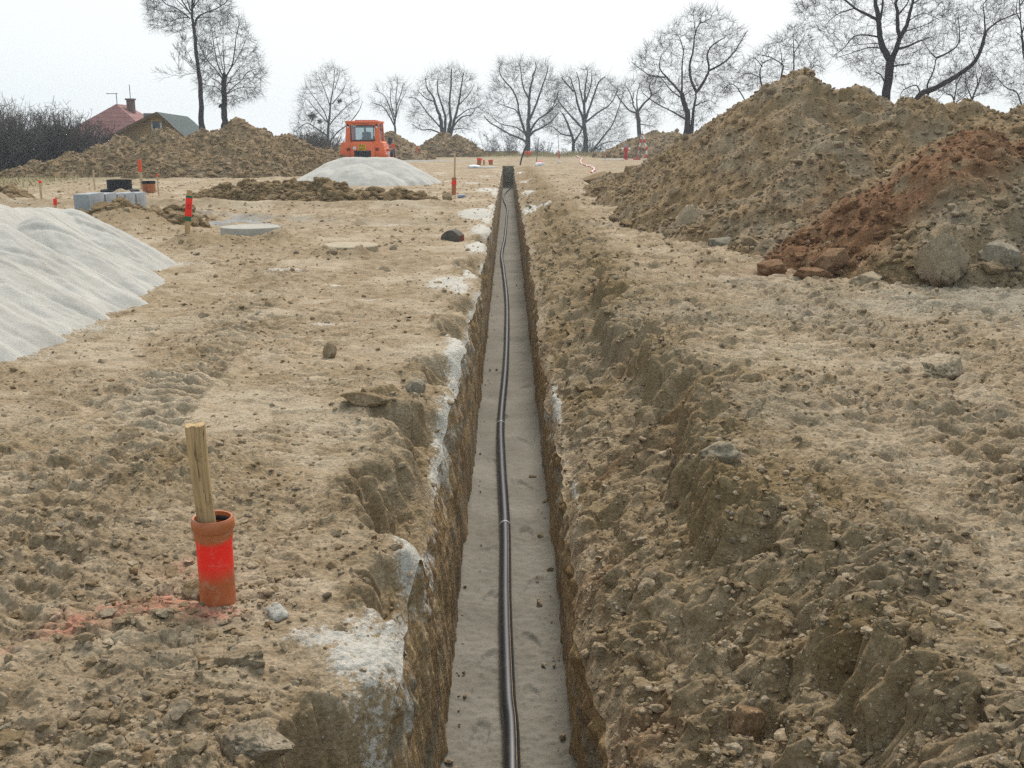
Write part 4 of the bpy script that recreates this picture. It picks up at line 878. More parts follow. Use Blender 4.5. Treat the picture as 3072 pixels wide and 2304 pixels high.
MB().box((.0, -.06, .82), (.36, .03, .58), .01, (0, R(4), 0)).build('orange_board', M['orange_mark'], _b)
stake(6.6, 76, gz(6.6, 76), .42, .07, .05, 'short peg with a red tip left of the hydrant', (0, 0), 0, 'wood_pale', [(.33, .425, 'red_paint', 'red_tip')])
def marker_cap(x, y, w_, h_, lean, label):
    root = empty('pipe_marker', (x, y, gz(x, y)), 0, label, 'pipe stub', 'orange markers near the trench end'); root.rotation_euler = (0, R(lean), 0)
    MB().lathe([(w_ * .42, -.2), (w_ * .42, h_ * .7), (w_ * .5, h_ * .75), (w_ * .5, h_), (w_ * .44, h_), (w_ * .44, h_ * .5), (0, h_ * .5)], 24).build('pipe_body', M['pvc'], root)
    MB().lathe([(w_ * .505, h_ * .76), (w_ * .515, h_ * .78), (w_ * .515, h_ * .97), (w_ * .505, h_ * .99)], 24).build('painted_band', M['red_paint'], root)
marker_cap(-1.98, 64, .30, .42, 6, 'tallest orange marker pipe left of the trench end')
marker_cap(-1.68, 64.3, .10, .30, 0, 'thin orange marker between the two wider ones')
marker_cap(-1.28, 65, .30, .30, -3, 'squat orange marker nearest the trench end')
def flatstuff():
    x, y = -1.55, 58.5
    o = MB().box((0, 0, 0), (1.1, .25, .05), .008).build('white_board', M['white']); o.location = (x + .15, y, gz(x, y) + .06); tag(o, 'white board lying on the ground below the orange markers', 'board')
    V, F = clod_shape(4, 77, .3); o = npmesh('plastic_sheet', V * np.array((.42, .3, .13), f32), [F], M['white']); o.location = (x - .55, y + .2, gz(x, y) + .05); tag(o, 'crumpled pale plastic sheet at the left end of the white board', 'sheet')
    V, F = clod_shape(4, 78, .3); o = npmesh('plastic_bag', V * np.array((.13, .12, .065), f32), [F], M['blue_grey']); o.location = (-1.36, 29, gz(-1.36, 29) + .03); tag(o, 'small blue grey bag beside the farther orange stub', 'bag')
    V, F = clod_shape(4, 79, .3); o = npmesh('tape_bundle', V * np.array((.30, .25, .22), f32), [F], M['tape_z']); o.location = (1.64, 63, gz(1.64, 63) + .1); tag(o, 'crumpled bundle of red and white tape right of the trench end', 'tape')
    o = MB().box((0, 0, .15), (.62, .4, .42), .03).build('red_box', M['orange_mark']); o.location = (1.3, 88, gz(1.3, 88)); tag(o, 'small red box at the foot of the wide crowned tree', 'box')
    o = MB().box((0, 0, 0), (1.6, .3, .05), .01).build('white_strip', M['white']); o.location = (7.1, 75, gz(7.1, 75) + .06); tag(o, 'white strip lying left of the hydrant foot', 'board')
flatstuff()

# ---------------------------------------------------------------- concrete pieces
def slabs():
    x, y = -4.25, 17.2
    root = empty('concrete_slab', (x, y, gz(x, y) - .15), 0, 'round grey concrete slab standing proud of the ground beside the leaning stake', 'concrete slab', 'round concrete slabs')
    MB().lathe([(0, -.1), (.475, -.1), (.478, .27), (.47, .283), (.455, .287), (.30, .288), (0, .288)], 64, jit=.002).build('slab', M['concrete_warm'], root)
    MB().prism([(-.02, .0), (.02, .0), (.004, .055)], -.002, .002).build('paint_mark', M['red_paint'], root)
    pm = [o for o in root.children if o.name.startswith('paint_mark')][0]; a = R(-52); pm.location = (.4795 * math.cos(a), .4795 * math.sin(a), .14); pm.rotation_euler = (0, 0, a + R(90))
    x, y = -2.30, 14.85
    o = MB().lathe([(0, -.1), (.41, -.1), (.412, .10), (.40, .112), (.385, .115), (0, .116)], 64, jit=.002).build('concrete_slab', M['concrete_dirty']); o.location = (x, y, gz(x, y) - .02)
    tag(o, 'round dusty concrete slab sunk almost level with the dirt', 'concrete slab', 'round concrete slabs')
    x, y = -.95, 16.9
    root = empty('drain_piece', (x, y, gz(x, y) - .015), R(-14), 'dark dome shaped concrete piece with a reddish end, left of the trench', 'concrete piece')
    pr = [(-.155, 0)] + [(-.155 + .31 * t, .075 + .115 * math.sin(math.pi * (.06 + .88 * t))) for t in [k / 12 for k in range(13)]] + [(.155, 0)]
    MB().prism(pr, -.14, .14, .012).build('body', M['stone'], root)
    MB().box((.157, -.005, .055), (.006, .24, .10), .002).build('painted_end', plain('faded_red_paint', (.17, .048, .042), .85, .3, 14), root)
slabs()
def blocks():
    # row of precast pieces standing side by side, receding to the right
    p0 = Vector((-7.96, 19.98, 0)); ang = R(90)
    lens = [.84, .64, .43, .64, .66]; d = Vector((math.cos(ang), math.sin(ang), 0)); pos = 0
    labs = ['nearest grey concrete block with its broad end face showing', 'second grey concrete block of the row, behind the nearest one', 'middle grey concrete block of the row of five', 'fourth grey concrete block, last but one in the row', 'farthest grey concrete block at the dark pit']
    for i, Lk in enumerate(lens):
        c = p0 + d * pos
        root = empty('concrete_block', (c.x, c.y, -.05 - .04 * pos), ang, labs[i], 'concrete block', 'row of precast concrete blocks')
        # side outline along x: leg, notch, body; thickness across
        h = .60; L_ = Lk - .03
        MB().prism([(0, 0), (.08 + .04 * (i == 0), .0), (.08 + .04 * (i == 0), .36), (.24 + .1 * (i == 0), .36), (.24 + .1 * (i == 0), .0), (L_, 0), (L_, h), (0, h)], 0, .27, .008).build('body', M['concrete'], root)
        MB().prism([(.0, .37), (.05, .37), (.05, h - .012), (0, h - .012)], -.022, .002, .003).build('flange', M['concrete'], root)
        pos += Lk
blocks()
def tubs():
    x, y = -11.25, 30.6; z = gz(x, y) - .02
    root = empty('manhole_base', (x, y, z), 0, 'black plastic manhole base with wide flange behind the concrete blocks', 'manhole base')
    MB().lathe([(0, .0), (.5, .0), (.52, .02), (.52, .15), (.50, .17), (.34, .175)], 48).build('flange', M['rubber'], root)
    MB().lathe([(.335, .15), (.335, .42), (.345, .425), (.345, .44), (.31, .44), (.31, .2), (0, .2)], 48).build('cylinder', M['rubber'], root)
    MB().lathe([(.522, -.04), (.53, -.03), (.53, -.01), (.522, -.0)], 48).build('base_ring', M['band'], root)
    for q in root.children: q.scale = (1.02, 1.02, 1.0)
    x, y = -10.75, 31.6; z = gz(x, y) - .02
    root = empty('orange_tub', (x, y, z), 0, 'orange plastic manhole tube with a black rim beside the black base', 'manhole tube')
    MB().lathe([(0, 0), (.165, 0), (.175, .02), (.19, .30), (.18, .30), (.165, .05), (0, .05)], 40).build('body', M['pvc'], root)
    MB().lathe([(.191, .29), (.198, .30), (.198, .37), (.182, .37), (.182, .29)], 40).build('rim', M['rubber'], root)
tubs()

# ---------------------------------------------------------------- orange vehicle seen from behind
def vehicle():
    x, y = -7.28, 52.5
    root = empty('orange_roller', (x, y, gz(x, y)), R(-2), 'orange construction vehicle seen from behind, half hidden by the middle sand heap', 'construction vehicle')
    ob = M['orange_body']; lo = M['orange_low']
    # rear end with shoulders
    MB().prism([(-1.16, .5), (-1.13, .98), (-1.06, 1.42), (-.62, 1.50), (-.60, 1.42), (.60, 1.42), (.62, 1.50), (1.0, 1.44), (1.08, 1.0), (1.14, .5)], .02, 1.5, .03).build('rear_body', ob, root)
    MB().prism([(-.58, .55), (.58, .55), (.58, 1.26), (.50, 1.46), (-.50, 1.46), (-.58, 1.26)], -.10, .10, .03).build('engine_hood', ob, root)
    for s in (-1, 1):
        MB().prism([(s * .64, .45), (s * 1.19, .45), (s * 1.18, .86), (s * .95, .93), (s * .64, .9)], -.05, .85, .02).build('fender', lo, root)
        MB().box((s * .70, .005, 1.10), (.15, .05, .14), .012).build('tail_lamp', M['tail'], root)
        MB().box((s * .69, -.055, .63), (.10, .03, .08), .008).build('reflector', M['red_dark'], root)
    gr = MB().box((0, -.103, .80), (.82, .02, .48), .006).build('grille', M['ink'], root)
    for k in range(4): MB().box((0, -.125, .62 + k * .125), (.80, .05, .055), .01, (R(28), 0, 0)).build('grille_bar', M['dark_grey'], gr)
    MB().lathe([(0, 0), (.085, 0), (.085, .012), (.06, .016), (0, .016)], 28).build('round_disc', M['white'], root)
    dsc = [o for o in root.children if o.name.startswith('round_disc')][0]; dsc.location = (-.385, -.10, 1.155); dsc.rotation_euler = (R(90), 0, 0)
    pl = MB().box((-.02, -.112, 1.19), (.40, .016, .30), .006).build('number_plate', M['yellow_plate'], root)
    RX = Matrix.Rotation(R(90), 4, 'X')
    text_mesh('plate_text', 'PUU', .15, M['ink'], pl, Matrix.Translation((-.02, -.1215, 1.265)) @ RX, .001)
    text_mesh('plate_text', '2617', .15, M['ink'], pl, Matrix.Translation((-.02, -.1215, 1.115)) @ RX, .001)
    # cab: open frame with panes
    cab = MB()
    cab.box((-.715, .77, 2.33), (.1, 1.3, .05), .005); cab.box((.715, .77, 2.33), (.1, 1.3, .05), .005)
    for s in (-1, 1):
        cab.prism([(s * .60, 1.42), (s * .87, 1.42), (s * .82, 2.0), (s * .81, 2.36), (s * .58, 2.36)], .05, .18, .02)
        cab.prism([(s * .62, 1.42), (s * .86, 1.42), (s * .81, 2.36), (s * .62, 2.36)], 1.36, 1.48, .02)
    cab.box((0, .115, 2.30), (1.17, .12, .13), .012); cab.box((0, 1.42, 2.30), (1.2, .12, .12), .012)
    cab.box((0, .115, 1.46), (1.19, .125, .08), .01)
    cab.build('cab_frame', ob, root)
    MB().box((0, .77, 2.40), (1.70, 1.52, .10), .035).build('cab_roof', ob, root)
    MB().box((.13, .6, 2.47), (1.02, .8, .05), .015).build('roof_hatch', M['red_dark'], root)
    wf = MB()
    for s in (-1, 1): wf.box((s * .555, .03, 1.86), (.04, .04, .74), .01)
    wf.box((0, .03, 2.215), (1.15, .04, .04), .01); wf.box((0, .03, 1.52), (1.15, .04, .05), .01)
    wf = wf.build('rear_window', M['rubber'], root)
    MB().box((0, .03, 1.865), (1.07, .008, .66)).build('pane', M['glass'], wf)
    fw = MB(); 
    for s in (-1, 1): fw.box((s * .60, 1.35, 1.88), (.05, .03, .8), .01)
    fw.box((-.1, 1.35, 1.88), (.10, .03, .8), .01); fw.box((0, 1.35, 2.2), (1.2, .03, .12), .01); fw.box((0, 1.35, 1.50), (1.2, .03, .12), .01)
    fw = fw.build('front_window', M['rubber'], root); MB().box((0, 1.352, 1.88), (1.15, .006, .7)).build('pane', M['glass'], fw)
    for s in (-1, 1): MB().box((s * .80, .77, 1.9), (.01, 1.15, .80)).build('side_pane', M['glass'], root)
    st = MB().box((.12, .75, 1.55), (.5, .5, .14), .04).build('seat', M['rubber'], root)
    MB().box((.12, .52, 1.72), (.44, .1, .42), .04).build('backrest', M['rubber'], st); MB().box((.14, .5, 1.86), (.10, .08, .16), .03).build('headrest', M['rubber'], st)
    MB().tube([(.12, 1.15, 1.5), (.12, 1.05, 1.8)], .02, 8).build('steering_column', M['dark_grey'], root)
    MB().box((-.42, .02, 2.19), (.26, .03, .10), .01).build('sun_visor', M['band'], root)
    text_mesh('header_text', 'DYBOS', .13, M['ink'], root, Matrix.Translation((.05, .05, 2.305)) @ RX, .001, 1.3)
    text_mesh('header_text', 'STAV', .075, M['ink'], root, Matrix.Translation((-.36, .05, 2.30)) @ RX, .001); text_mesh('header_text', 's.r.o', .06, M['ink'], root, Matrix.Translation((.43, .05, 2.30)) @ RX, .001)
    for s in (-1, 1):
        wl = MB().lathe([(0, 0), (.055, 0), (.045, .09), (0, .1)], 16).build('work_lamp', M['rubber'], root); wl.location = (s * .70, .0, 2.20)
        l2 = MB().lathe([(0, 0), (.035, .0), (.045, -.05), (.03, -.10), (0, -.11)], 16).build('lamp_lens', M['white'], wl)
    mr = MB().tube([(1.05, .3, 1.2), (1.16, .2, 1.25), (1.18, .15, 1.55)], .014, 8).build('mirror_arm', M['band'], root)
    MB().box((1.33, .12, 1.50), (.20, .05, .32), .04, (0, R(22), 0)).build('mirror', M['dark_grey'], mr)
    fn = MB().lathe([(0, -.22), (.02, -.2), (.115, .12), (.12, .16), (.10, .16), (0, .1)], 20).build('signal_cone', M['white'], root); fn.location = (1.24, .1, .95)
    MB().lathe([(.095, .05), (.122, .12), (.126, .165), (.118, .17)], 20).build('cone_rim', M['orange_low'], fn)
    MB().box((1.28, .4, .42), (.5, .8, .06), .01).build('side_step', M['dark_grey'], root)
    # chassis, drum and wheels, mostly behind the sand
    MB().box((0, 1.6, .62), (1.5, 3.2, .36), .05).build('chassis', M['dark_grey'], root)
    MB().box((0, 2.9, 1.05), (1.5, 1.4, .5), .1).build('front_hood', ob, root)
    for s in (-1, 1):
        for yy in (.55, 3.3):
            t = MB(); prof = [(.26, -.16), (.50, -.17), (.56, -.12), (.57, 0), (.56, .12), (.50, .17), (.26, .16)]
            wv = t.lathe(prof, 36).build('wheel', M['rubber'], root); wv.location = (s * .88, yy, .57); wv.rotation_euler = (0, R(90), 0)
            MB().lathe([(0, -.08), (.25, -.1), (.262, -.14), (.262, .14), (.25, .1), (0, .08)], 24).build('rim', M['orange_body'], wv)
vehicle()

# ---------------------------------------------------------------- hydrant, tapes, rods
def small_signals():
    x, y = 8.05, 76; z = gz(x, y)
    h = empty('fire_hydrant', (x, y, z), 0, 'red hydrant with white side outlets and a grey cap', 'hydrant')
    MB().lathe([(0, -.1), (.17, -.1), (.17, .04), (.12, .06), (.115, .55), (.16, .62), (.17, .78), (.13, .84), (0, .84)], 24).build('body', M['red_dark'], h)
    MB().lathe([(.11, .84), (.12, .9), (.09, 1.0), (.05, 1.04), (.05, 1.08), (0, 1.08)], 20).build('cap', M['band'], h)
    for s in (-1, 1): MB().tube([(s * .14, 0, .72), (s * .2, 0, .72), (s * .21, 0, .72), (s * .30, 0, .72)], [.055, .055, .085, .085], 16).build('outlet', M['white'], h)
    x, y = 9.1, 76; z = gz(x, y)
    t = empty('tape_stand', (x, y, z), 0, 'rods hung with red and white tape right of the hydrant', 'tape stand')
    MB().tube([(-.1, 0, -.2), (.1, 0, 2.0)], .02, 8).build('rod', M['dark_rod'], t); MB().tube([(-.35, .3, -.2), (-.05, .3, 1.85)], .018, 8).build('rod', M['dark_rod'], t)
    def strip(pts, wd, nm):
        m = MB(); prev = None
        for p in pts:
            a = m.bm.verts.new((p[0] - wd / 2, p[1], p[2])); b = m.bm.verts.new((p[0] + wd / 2, p[1] + .03, p[2])); c = m.bm.verts.new((p[0] + wd / 2, p[1] + .04, p[2])); e = m.bm.verts.new((p[0] - wd / 2, p[1] + .01, p[2]))
            if prev: 
                q = [a, b, c, e]
                for k in range(4): m.bm.faces.new((prev[k], prev[(k + 1) % 4], q[(k + 1) % 4], q[k]))
            prev = [a, b, c, e]
        return m.build(nm, M['tape_z'], t)
    strip([(.08, -.05, 1.72), (.22, -.1, 1.45), (.30, -.1, 1.1), (.42, -.08, .8), (.40, -.1, .5), (.36, -.1, .02)], .13, 'tape_strip')
    strip([(.05, -.02, 1.6), (-.02, -.05, 1.3), (-.08, -.02, .9), (-.12, 0, .75)], .12, 'tape_strip')
    strip([(-.12, 0, .72), (-.2, 0, .4), (-.3, 0, .02)], .05, 'tape_strip')
    MB().box((-.28, -.05, .06), (.5, .4, .14), .04).build('red_foot', M['red_dark'], t)
    x, y = 3.05, 69; z = gz(x, y)
    r = empty('survey_rod', (x, y, z), 0, 'thin red and white rod standing on a white foot', 'rod'); MB().tube([(0, 0, 0), (-.06, 0, 1.0)], .035, 8).build('striped_shaft', M['rod_z'], r); MB().tube([(-.06, 0, 1.0), (-.12, 0, 1.75)], .016, 6).build('wire_tip', M['dark_rod'], r)
    MB().box((.0, -.05, .02), (.32, .25, .05), .01).build('foot', M['white'], r)
    def rod(x, y, dx, h, rad, label): 
        o = MB().tube([(0, 0, -.2), (dx, 0, h)], rad, 8).build('steel_rod', M['dark_rod']); o.location = (x, y, gz(x, y)); tag(o, label, 'rod')
    rod(1.62, 72, .18, 1.55, .022, 'dark thin rod left of the striped rod'); rod(1.16, 80, .02, 1.2, .015, 'thinnest rod by the wide crowned tree')
    o = MB().tube([(0, 0, -.2), (.12, .1, .35), (.30, .2, .9), (.36, .3, 1.05)], .045, 10).build('black_hose', M['rubber']); o.location = (.45, 64.5, gz(.45, 64.5)); tag(o, 'black hose end leaning up at the trench end', 'hose')
    pts = [(5.0, 84), (5.1, 78), (4.6, 72), (4.3, 67), (4.4, 63), (4.35, 58), (4.2, 54), (3.75, 51)]
    m = MB(); fine = []
    for (a, b), (c, d) in zip(pts, pts[1:]):
        for k in range(8): fine.append((a + (c - a) * k / 8, b + (d - b) * k / 8))
    m.tube([(px - 5, py - 84, gz(px, py) + .05 + .03 * math.sin(i * .9)) for i, (px, py) in enumerate(fine)], .05, 6)
    o = m.build('ground_tape', M['tape_y']); o.location = (5, 84, 0); tag(o, 'red and white tape trailing over the ground towards the big heap', 'tape')
    x, y = 10.9, 22.8
    fp = empty('fence', (x, y, 0), 0, 'thin wire fence behind the right shoulder of the heap', 'fence')
    for i in range(4): MB().tube([(i * 2.2, i * 2.0, -.2), (i * 2.2, i * 2.0, 2.25)], .035, 8).build('post', M['bark'], fp)
    wr = MB()
    for zz in (1.5, 1.85, 2.15): wr.tube([(0, 0, zz), (2.2, 2, zz - .03), (4.4, 4, zz), (6.6, 6, zz)], .008, 4)
    wr.build('wire', M['dark_rod'], fp)
    # low brown plank edge on the far crest
    o = MB().box((0, 0, .1), (4.2, .12, .34), .02).build('plank_wall', plain('brown_plank', (.13, .075, .05), .9, .2, 3)); o.location = (-1.6, 94.5, gz(-1.6, 94.5)); tag(o, 'low brown plank edge on the far crest left of the wide tree', 'low wall')
small_signals()

# ---------------------------------------------------------------- houses beyond the left heap
def houses():
    x, y = -29.6, 78
    h = empty('red_roof_house', (x, y, 0), 0, 'house with steep red tiled hipped roof', 'house', 'houses beyond the left heap')
    MB().box((.2, 4, .35), (8.4, 8.6, 1.9), .02).build('wall', M['ochre'], h)
    m = MB(); e = [(-5.3, -.8), (5.3, -.8), (5.3, 9), (-5.3, 9)]; b = [m.bm.verts.new((p[0], p[1], .55)) for p in e]; a1 = m.bm.verts.new((0, 3.2, 4.15)); a2 = m.bm.verts.new((0, 5.4, 4.15))
    for q in ((b[0], b[1], a1), (b[1], b[2], a2, a1), (b[2], b[3], a2), (b[3], b[0], a1, a2), (b[3], b[2], b[1], b[0])): m.bm.faces.new(q)
    rf = m.build('roof', M['red_tiles'], h, False)
    MB().box((.75, 4.2, 3.7), (.5, .5, 1.6), .02).box((.75, 4.2, 4.52), (.64, .64, .12), .02).build('chimney', plain('chimney_brick', (.16, .09, .08), .9, .2, 4), h)
    MB().tube([(0, 3.4, 4.0), (0, 3.4, 4.95)], .03, 6).tube([(-.75, 3.4, 4.9), (.1, 3.4, 4.9)], .025, 6).build('antenna', M['metal'], h)
    MB().tube([(.75, 4.2, 4.5), (.75, 4.2, 5.6)], .03, 6).build('antenna', M['metal'], h)
    x, y = -20.9, 64
    h = empty('yellow_gable_house', (x, y, 0), R(9), 'ochre gabled house with a dark green roof', 'house', 'houses beyond the left heap')
    MB().prism([(-2.9, -.3), (1.5, -.3), (1.5, 1.6), (.85, 2.2), (.34, 2.74), (.0, 3.04), (-.34, 2.92), (-2.9, 1.62)], 0, 12).build('wall', M['ochre'], h, False)
    top_r = [(0, 3.14), (.42, 2.78), (.95, 2.24), (1.75, 1.5)]; top_l = [(0, 3.14), (-.36, 3.0), (-3.2, 1.58)]
    for tp in (top_r, top_l):
        MB().prism(tp + [(px, pz - .1) for px, pz in tp[::-1]], -.45, 12.5).build('roof_slope', M['green_roof'], h, False)
        MB().prism(tp + [(px, pz - .2) for px, pz in tp[::-1]], -.52, -.453).build('barge_board', plain('dark_wood', (.14, .085, .04), .85, .2, 4), h, False)
    MB().prism([(-.62, 2.62), (.40, 2.62), (.30, 2.72), (0, 2.98), (-.30, 2.86)], -.30, -.003).build('gable_panel', plain('gable_boards', (.36, .20, .06), .85, .2, 4), h, False)
    wn = MB().box((-.12, -.03, 2.25), (.60, .08, .72), .01).build('window', M['white'], h)
    MB().box((-.14, -.075, 2.25), (.42, .02, .64)).build('pane', M['dark_glass'], wn)
    MB().box((-.95, 2.5, 2.75), (.55, .55, .75), .02).build('chimney', plain('chimney_render', (.22, .2, .17), .9, .2, 4), h)
houses()

# ---------------------------------------------------------------- trees
class Sk:
    """bunches of tapered polylines turned into tubes"""
    def __init__(s): s.g = {}
    def add(s, pts, rad, sides): s.g.setdefault((len(pts), sides), []).append((pts, rad))
    def arrays(s):
        Vs = []; Fs = []; base = 0
        for (n, k), lst in s.g.items():
            P = np.array([a for a, _ in lst], f32); r = np.array([b for _, b in lst], f32); B = len(lst)
            T = np.empty_like(P); T[:, 1:-1] = P[:, 2:] - P[:, :-2]; T[:, 0] = P[:, 1] - P[:, 0]; T[:, -1] = P[:, -1] - P[:, -2]
            T /= np.linalg.norm(T, axis=2, keepdims=True) + 1e-9
            ref = np.where(np.abs(T[:, :1, 1:2]) < .8, np.array([0, 1, 0], f32), np.array([1, 0, 0], f32)); ref = np.broadcast_to(ref, P.shape)
            U = np.cross(T, ref); U /= np.linalg.norm(U, axis=2, keepdims=True) + 1e-9; Wv = np.cross(T, U)
            a = np.arange(k) * 2 * math.pi / k
            V = P[:, :, None] + r[:, :, None, None] * (U[:, :, None] * np.cos(a)[None, None, :, None] + Wv[:, :, None] * np.sin(a)[None, None, :, None])
            idx = np.arange(B * n * k).reshape(B, n, k); i0 = idx[:, :-1]; i1 = idx[:, 1:]
            q = np.stack([i0, np.roll(i0, -1, 2), np.roll(i1, -1, 2), i1], -1).reshape(-1, 4)
            Vs.append(V.reshape(-1, 3)); Fs.append(q + base); base += V.size // 3
        return np.concatenate(Vs), np.concatenate(Fs)
def vadd(a, b, s=1.): return (a[0] + b[0] * s, a[1] + b[1] * s, a[2] + b[2] * s)
def vnorm(a):
    l = math.sqrt(a[0] ** 2 + a[1] ** 2 + a[2] ** 2) + 1e-9; return (a[0] / l, a[1] / l, a[2] / l)
def grow(rs, trunk, crown, p, d, L, r, lev, maxlev, cfg):
    """one branch from p along d; children recurse"""
    n = 5 if lev < maxlev else 3
    pts = [p]; rad = [r]; seg = L / (n - 1); wob = cfg['wob']; tip = max(cfg['rmin'], r * .35)
    for i in range(1, n):
        d = vnorm((d[0] + rs.gauss(0, wob), d[1] + rs.gauss(0, wob), d[2] + rs.gauss(0, wob) + cfg['up'] * .18))
        p = vadd(p, d, seg); pts.append(p); rad.append(r + (tip - r) * i / (n - 1))
    (trunk if r > cfg['rt'] else crown).add(pts, rad, 5 if r > cfg['rt'] else 3)
    if lev >= maxlev: return
    nk = max(2, int(round(cfg['nk'][lev] * rs.uniform(.75, 1.25))))
    for k in range(nk):
        t = rs.uniform(.3, 1.0) if k else 1.0
        f = t * (n - 1); i = min(n - 2, int(f)); f -= i
        q = tuple(pts[i][j] + (pts[i + 1][j] - pts[i][j]) * f for j in range(3)); tang = vnorm(vadd(pts[i + 1], pts[i], -1))
        ax = vnorm((rs.gauss(0, 1), rs.gauss(0, 1), rs.gauss(0, 1))); a = rs.uniform(.4, .95) if t < 1 else .3
        cr = vnorm((tang[1] * ax[2] - tang[2] * ax[1], tang[2] * ax[0] - tang[0] * ax[2], tang[0] * ax[1] - tang[1] * ax[0]))
        nd = vnorm((tang[0] * math.cos(a) + cr[0] * math.sin(a), tang[1] * math.cos(a) + cr[1] * math.sin(a), tang[2] * math.cos(a) + cr[2] * math.sin(a) + cfg['up'] * .25))
        lr = rad[i] + (rad[i + 1] - rad[i]) * f
        grow(rs, trunk, crown, q, nd, L * rs.uniform(*cfg['len']) * (1.1 - .45 * t), max(cfg['rmin'], lr * .55), lev + 1, maxlev, cfg)
def tree(label, base, dist, unit, limbs, seed, far=True, ttap=.12, hullmax=None, tips=5, lv=3, nk=(6, 6, 6, 4), len0=(.26, .5), wob=.16, up=.5, rmin=None, extra=None, density=1., name='bare_tree', base_z=None, first_trunk=True, reach=1.):
    """limbs: (start radius, [(u, v) ...]) in sketch units relative to base = (u0, v0); unit = metres per sketch unit"""
    rs = random.Random(seed); u0, v0 = base
    rmin = dist * (.000072 if far else .000095)
    cfg = dict(wob=wob, up=up, rmin=rmin, rt=max(.03, dist * .00065), nk=[k * density for k in nk], len=(.45, .9))
    tk, cw = Sk(), Sk(); known = []; nodes = []; nrad = []; hp = []
    for li, (r0, pl) in enumerate(limbs):
        P = []; s0 = pl[0]; dy = 0.; best = 1e9
        for (ku, kv, kd, kr) in known:
            dd = math.hypot(ku - s0[0], kv - s0[1])
            if dd < best: best = dd; dy = kd
        slope = rs.choice((-1, 1)) * rs.uniform(.25, .9) if li else 0
        acc = 0.; prev = s0; raw = []
        for (u, v) in pl:
            seg = math.hypot(u - prev[0], v - prev[1]); acc += abs(u - prev[0]) * .8 + seg * .15; prev = (u, v); raw.append((u, v, dy / unit + slope * acc))
        # smooth the hand drawn line a little and add knots
        sm = []
        for i in range(len(raw) - 1):
            a = [raw[max(0, min(len(raw) - 1, i + k))] for k in (-1, 0, 1, 2)]
            for j in range(4):
                t = j / 4; sm.append(tuple(.5 * (2 * a[1][c] + (a[2][c] - a[0][c]) * t + (2 * a[0][c] - 5 * a[1][c] + 4 * a[2][c] - a[3][c]) * t * t + (3 * a[1][c] - a[0][c] - 3 * a[2][c] + a[3][c]) * t ** 3) for c in range(3)))
        sm.append(raw[-1]); n = len(sm)
        r1 = max(rmin * 1.5, r0 * unit * (.30 if li else ttap))
        for i, q in enumerate(sm):
            t = i / (n - 1); w_ = (1 if i == 0 else 1.) * r0 * unit * .12
            P.append(((q[0] - u0) * unit + rs.gauss(0, w_), q[2] * unit, (v0 - q[1]) * unit * .975))
        rad = [(r0 * unit + (r1 - r0 * unit) * (i / (n - 1)) ** .8) * rs.uniform(.94, 1.06) for i in range(n)]
        if li == 0: rad[0] *= 1.25; rad[1] *= 1.08; P[0] = (P[0][0], P[0][1], P[0][2] - .3)
        sides = 9 if r0 * unit > .09 else 6
        tk.add(P, rad, sides)
        for i, q in enumerate(sm): known.append((q[0], q[1], q[2] * unit, rad[i]))
        Lm = sum(math.dist(P[i], P[i + 1]) for i in range(n - 1))
        lo_t = .5 if (li == 0 and first_trunk) else (.35 if li == 0 else .12)
        hull_in = hullmax is None or li <= hullmax
        for i in range(n):
            if i / (n - 1) >= lo_t: nodes.append(P[i]); nrad.append(rad[i])
            if hull_in and i / (n - 1) >= (.7 if li == 0 else 0.2): hp.append((P[i][0], P[i][2], P[i][1]))
        if not hull_in:
            for k in range(max(3, int(Lm / (dist * .005)))):
                f = rs.uniform(.15, 1) * (n - 1); i = min(n - 2, int(f)); tang = vnorm(vadd(P[i + 1], P[i], -1))
                grow(rs, tk, cw, P[i], vnorm((tang[0] + rs.gauss(0, .6), tang[1] + rs.gauss(0, .6), tang[2] + rs.gauss(0, .5) + .2)), dist * .018 * rs.uniform(.4, 1.1), rmin * 2, 2, 4, cfg)
    hp = np.array(hp, f32); pts2 = sorted({(float(q[0]), float(q[1])) for q in hp})
    def half(pp):
        h = []
        for q in pp:
            while len(h) > 1 and (h[-1][0] - h[-2][0]) * (q[1] - h[-2][1]) - (h[-1][1] - h[-2][1]) * (q[0] - h[-2][0]) <= 0: h.pop()
            h.append(q)
        return h[:-1]
    hull = np.array(half(pts2) + half(pts2[::-1]), f32); cen = hull.mean(0); hull = cen + (hull - cen) * 1.06
    area = .5 * abs(float(np.dot(hull[:, 0], np.roll(hull[:, 1], -1)) - np.dot(hull[:, 1], np.roll(hull[:, 0], -1))))
    Na = int(min(3400, area / (dist * .0023) ** 2 * density)); g = np.random.default_rng(seed)
    lo, hi = hull.min(0), hull.max(0); A = []
    ext = (hi - lo) / 2; dmax = min(ext) * .8
    while len(A) < Na:
        q = g.uniform(lo, hi, (4000, 2)); ins = np.ones(len(q), bool)
        for k in range(len(hull)):
            e0, e1 = hull[k], hull[(k + 1) % len(hull)]; ins &= (e1[0] - e0[0]) * (q[:, 1] - e0[1]) - (e1[1] - e0[1]) * (q[:, 0] - e0[0]) >= 0
        q = q[ins]; rr = np.clip(np.hypot((q[:, 0] - cen[0]) / ext[0], (q[:, 1] - cen[1]) / ext[1]), 0, 1)
        keep = g.uniform(0, 1, len(q)) < .35 + .65 * rr; q = q[keep]; rr = rr[keep]
        dep = g.uniform(-1, 1, len(q)) * dmax * np.sqrt(np.clip(1 - rr ** 2, .02, 1)) + float(np.median(hp[:, 2])) * .5
        A += [(float(x_), float(d_), float(z_)) for (x_, z_), d_ in zip(q, dep)]
    A = np.array(A[:Na], f32); nd = np.array(nodes, f32); base_c = np.array((0, 0, 0), f32)
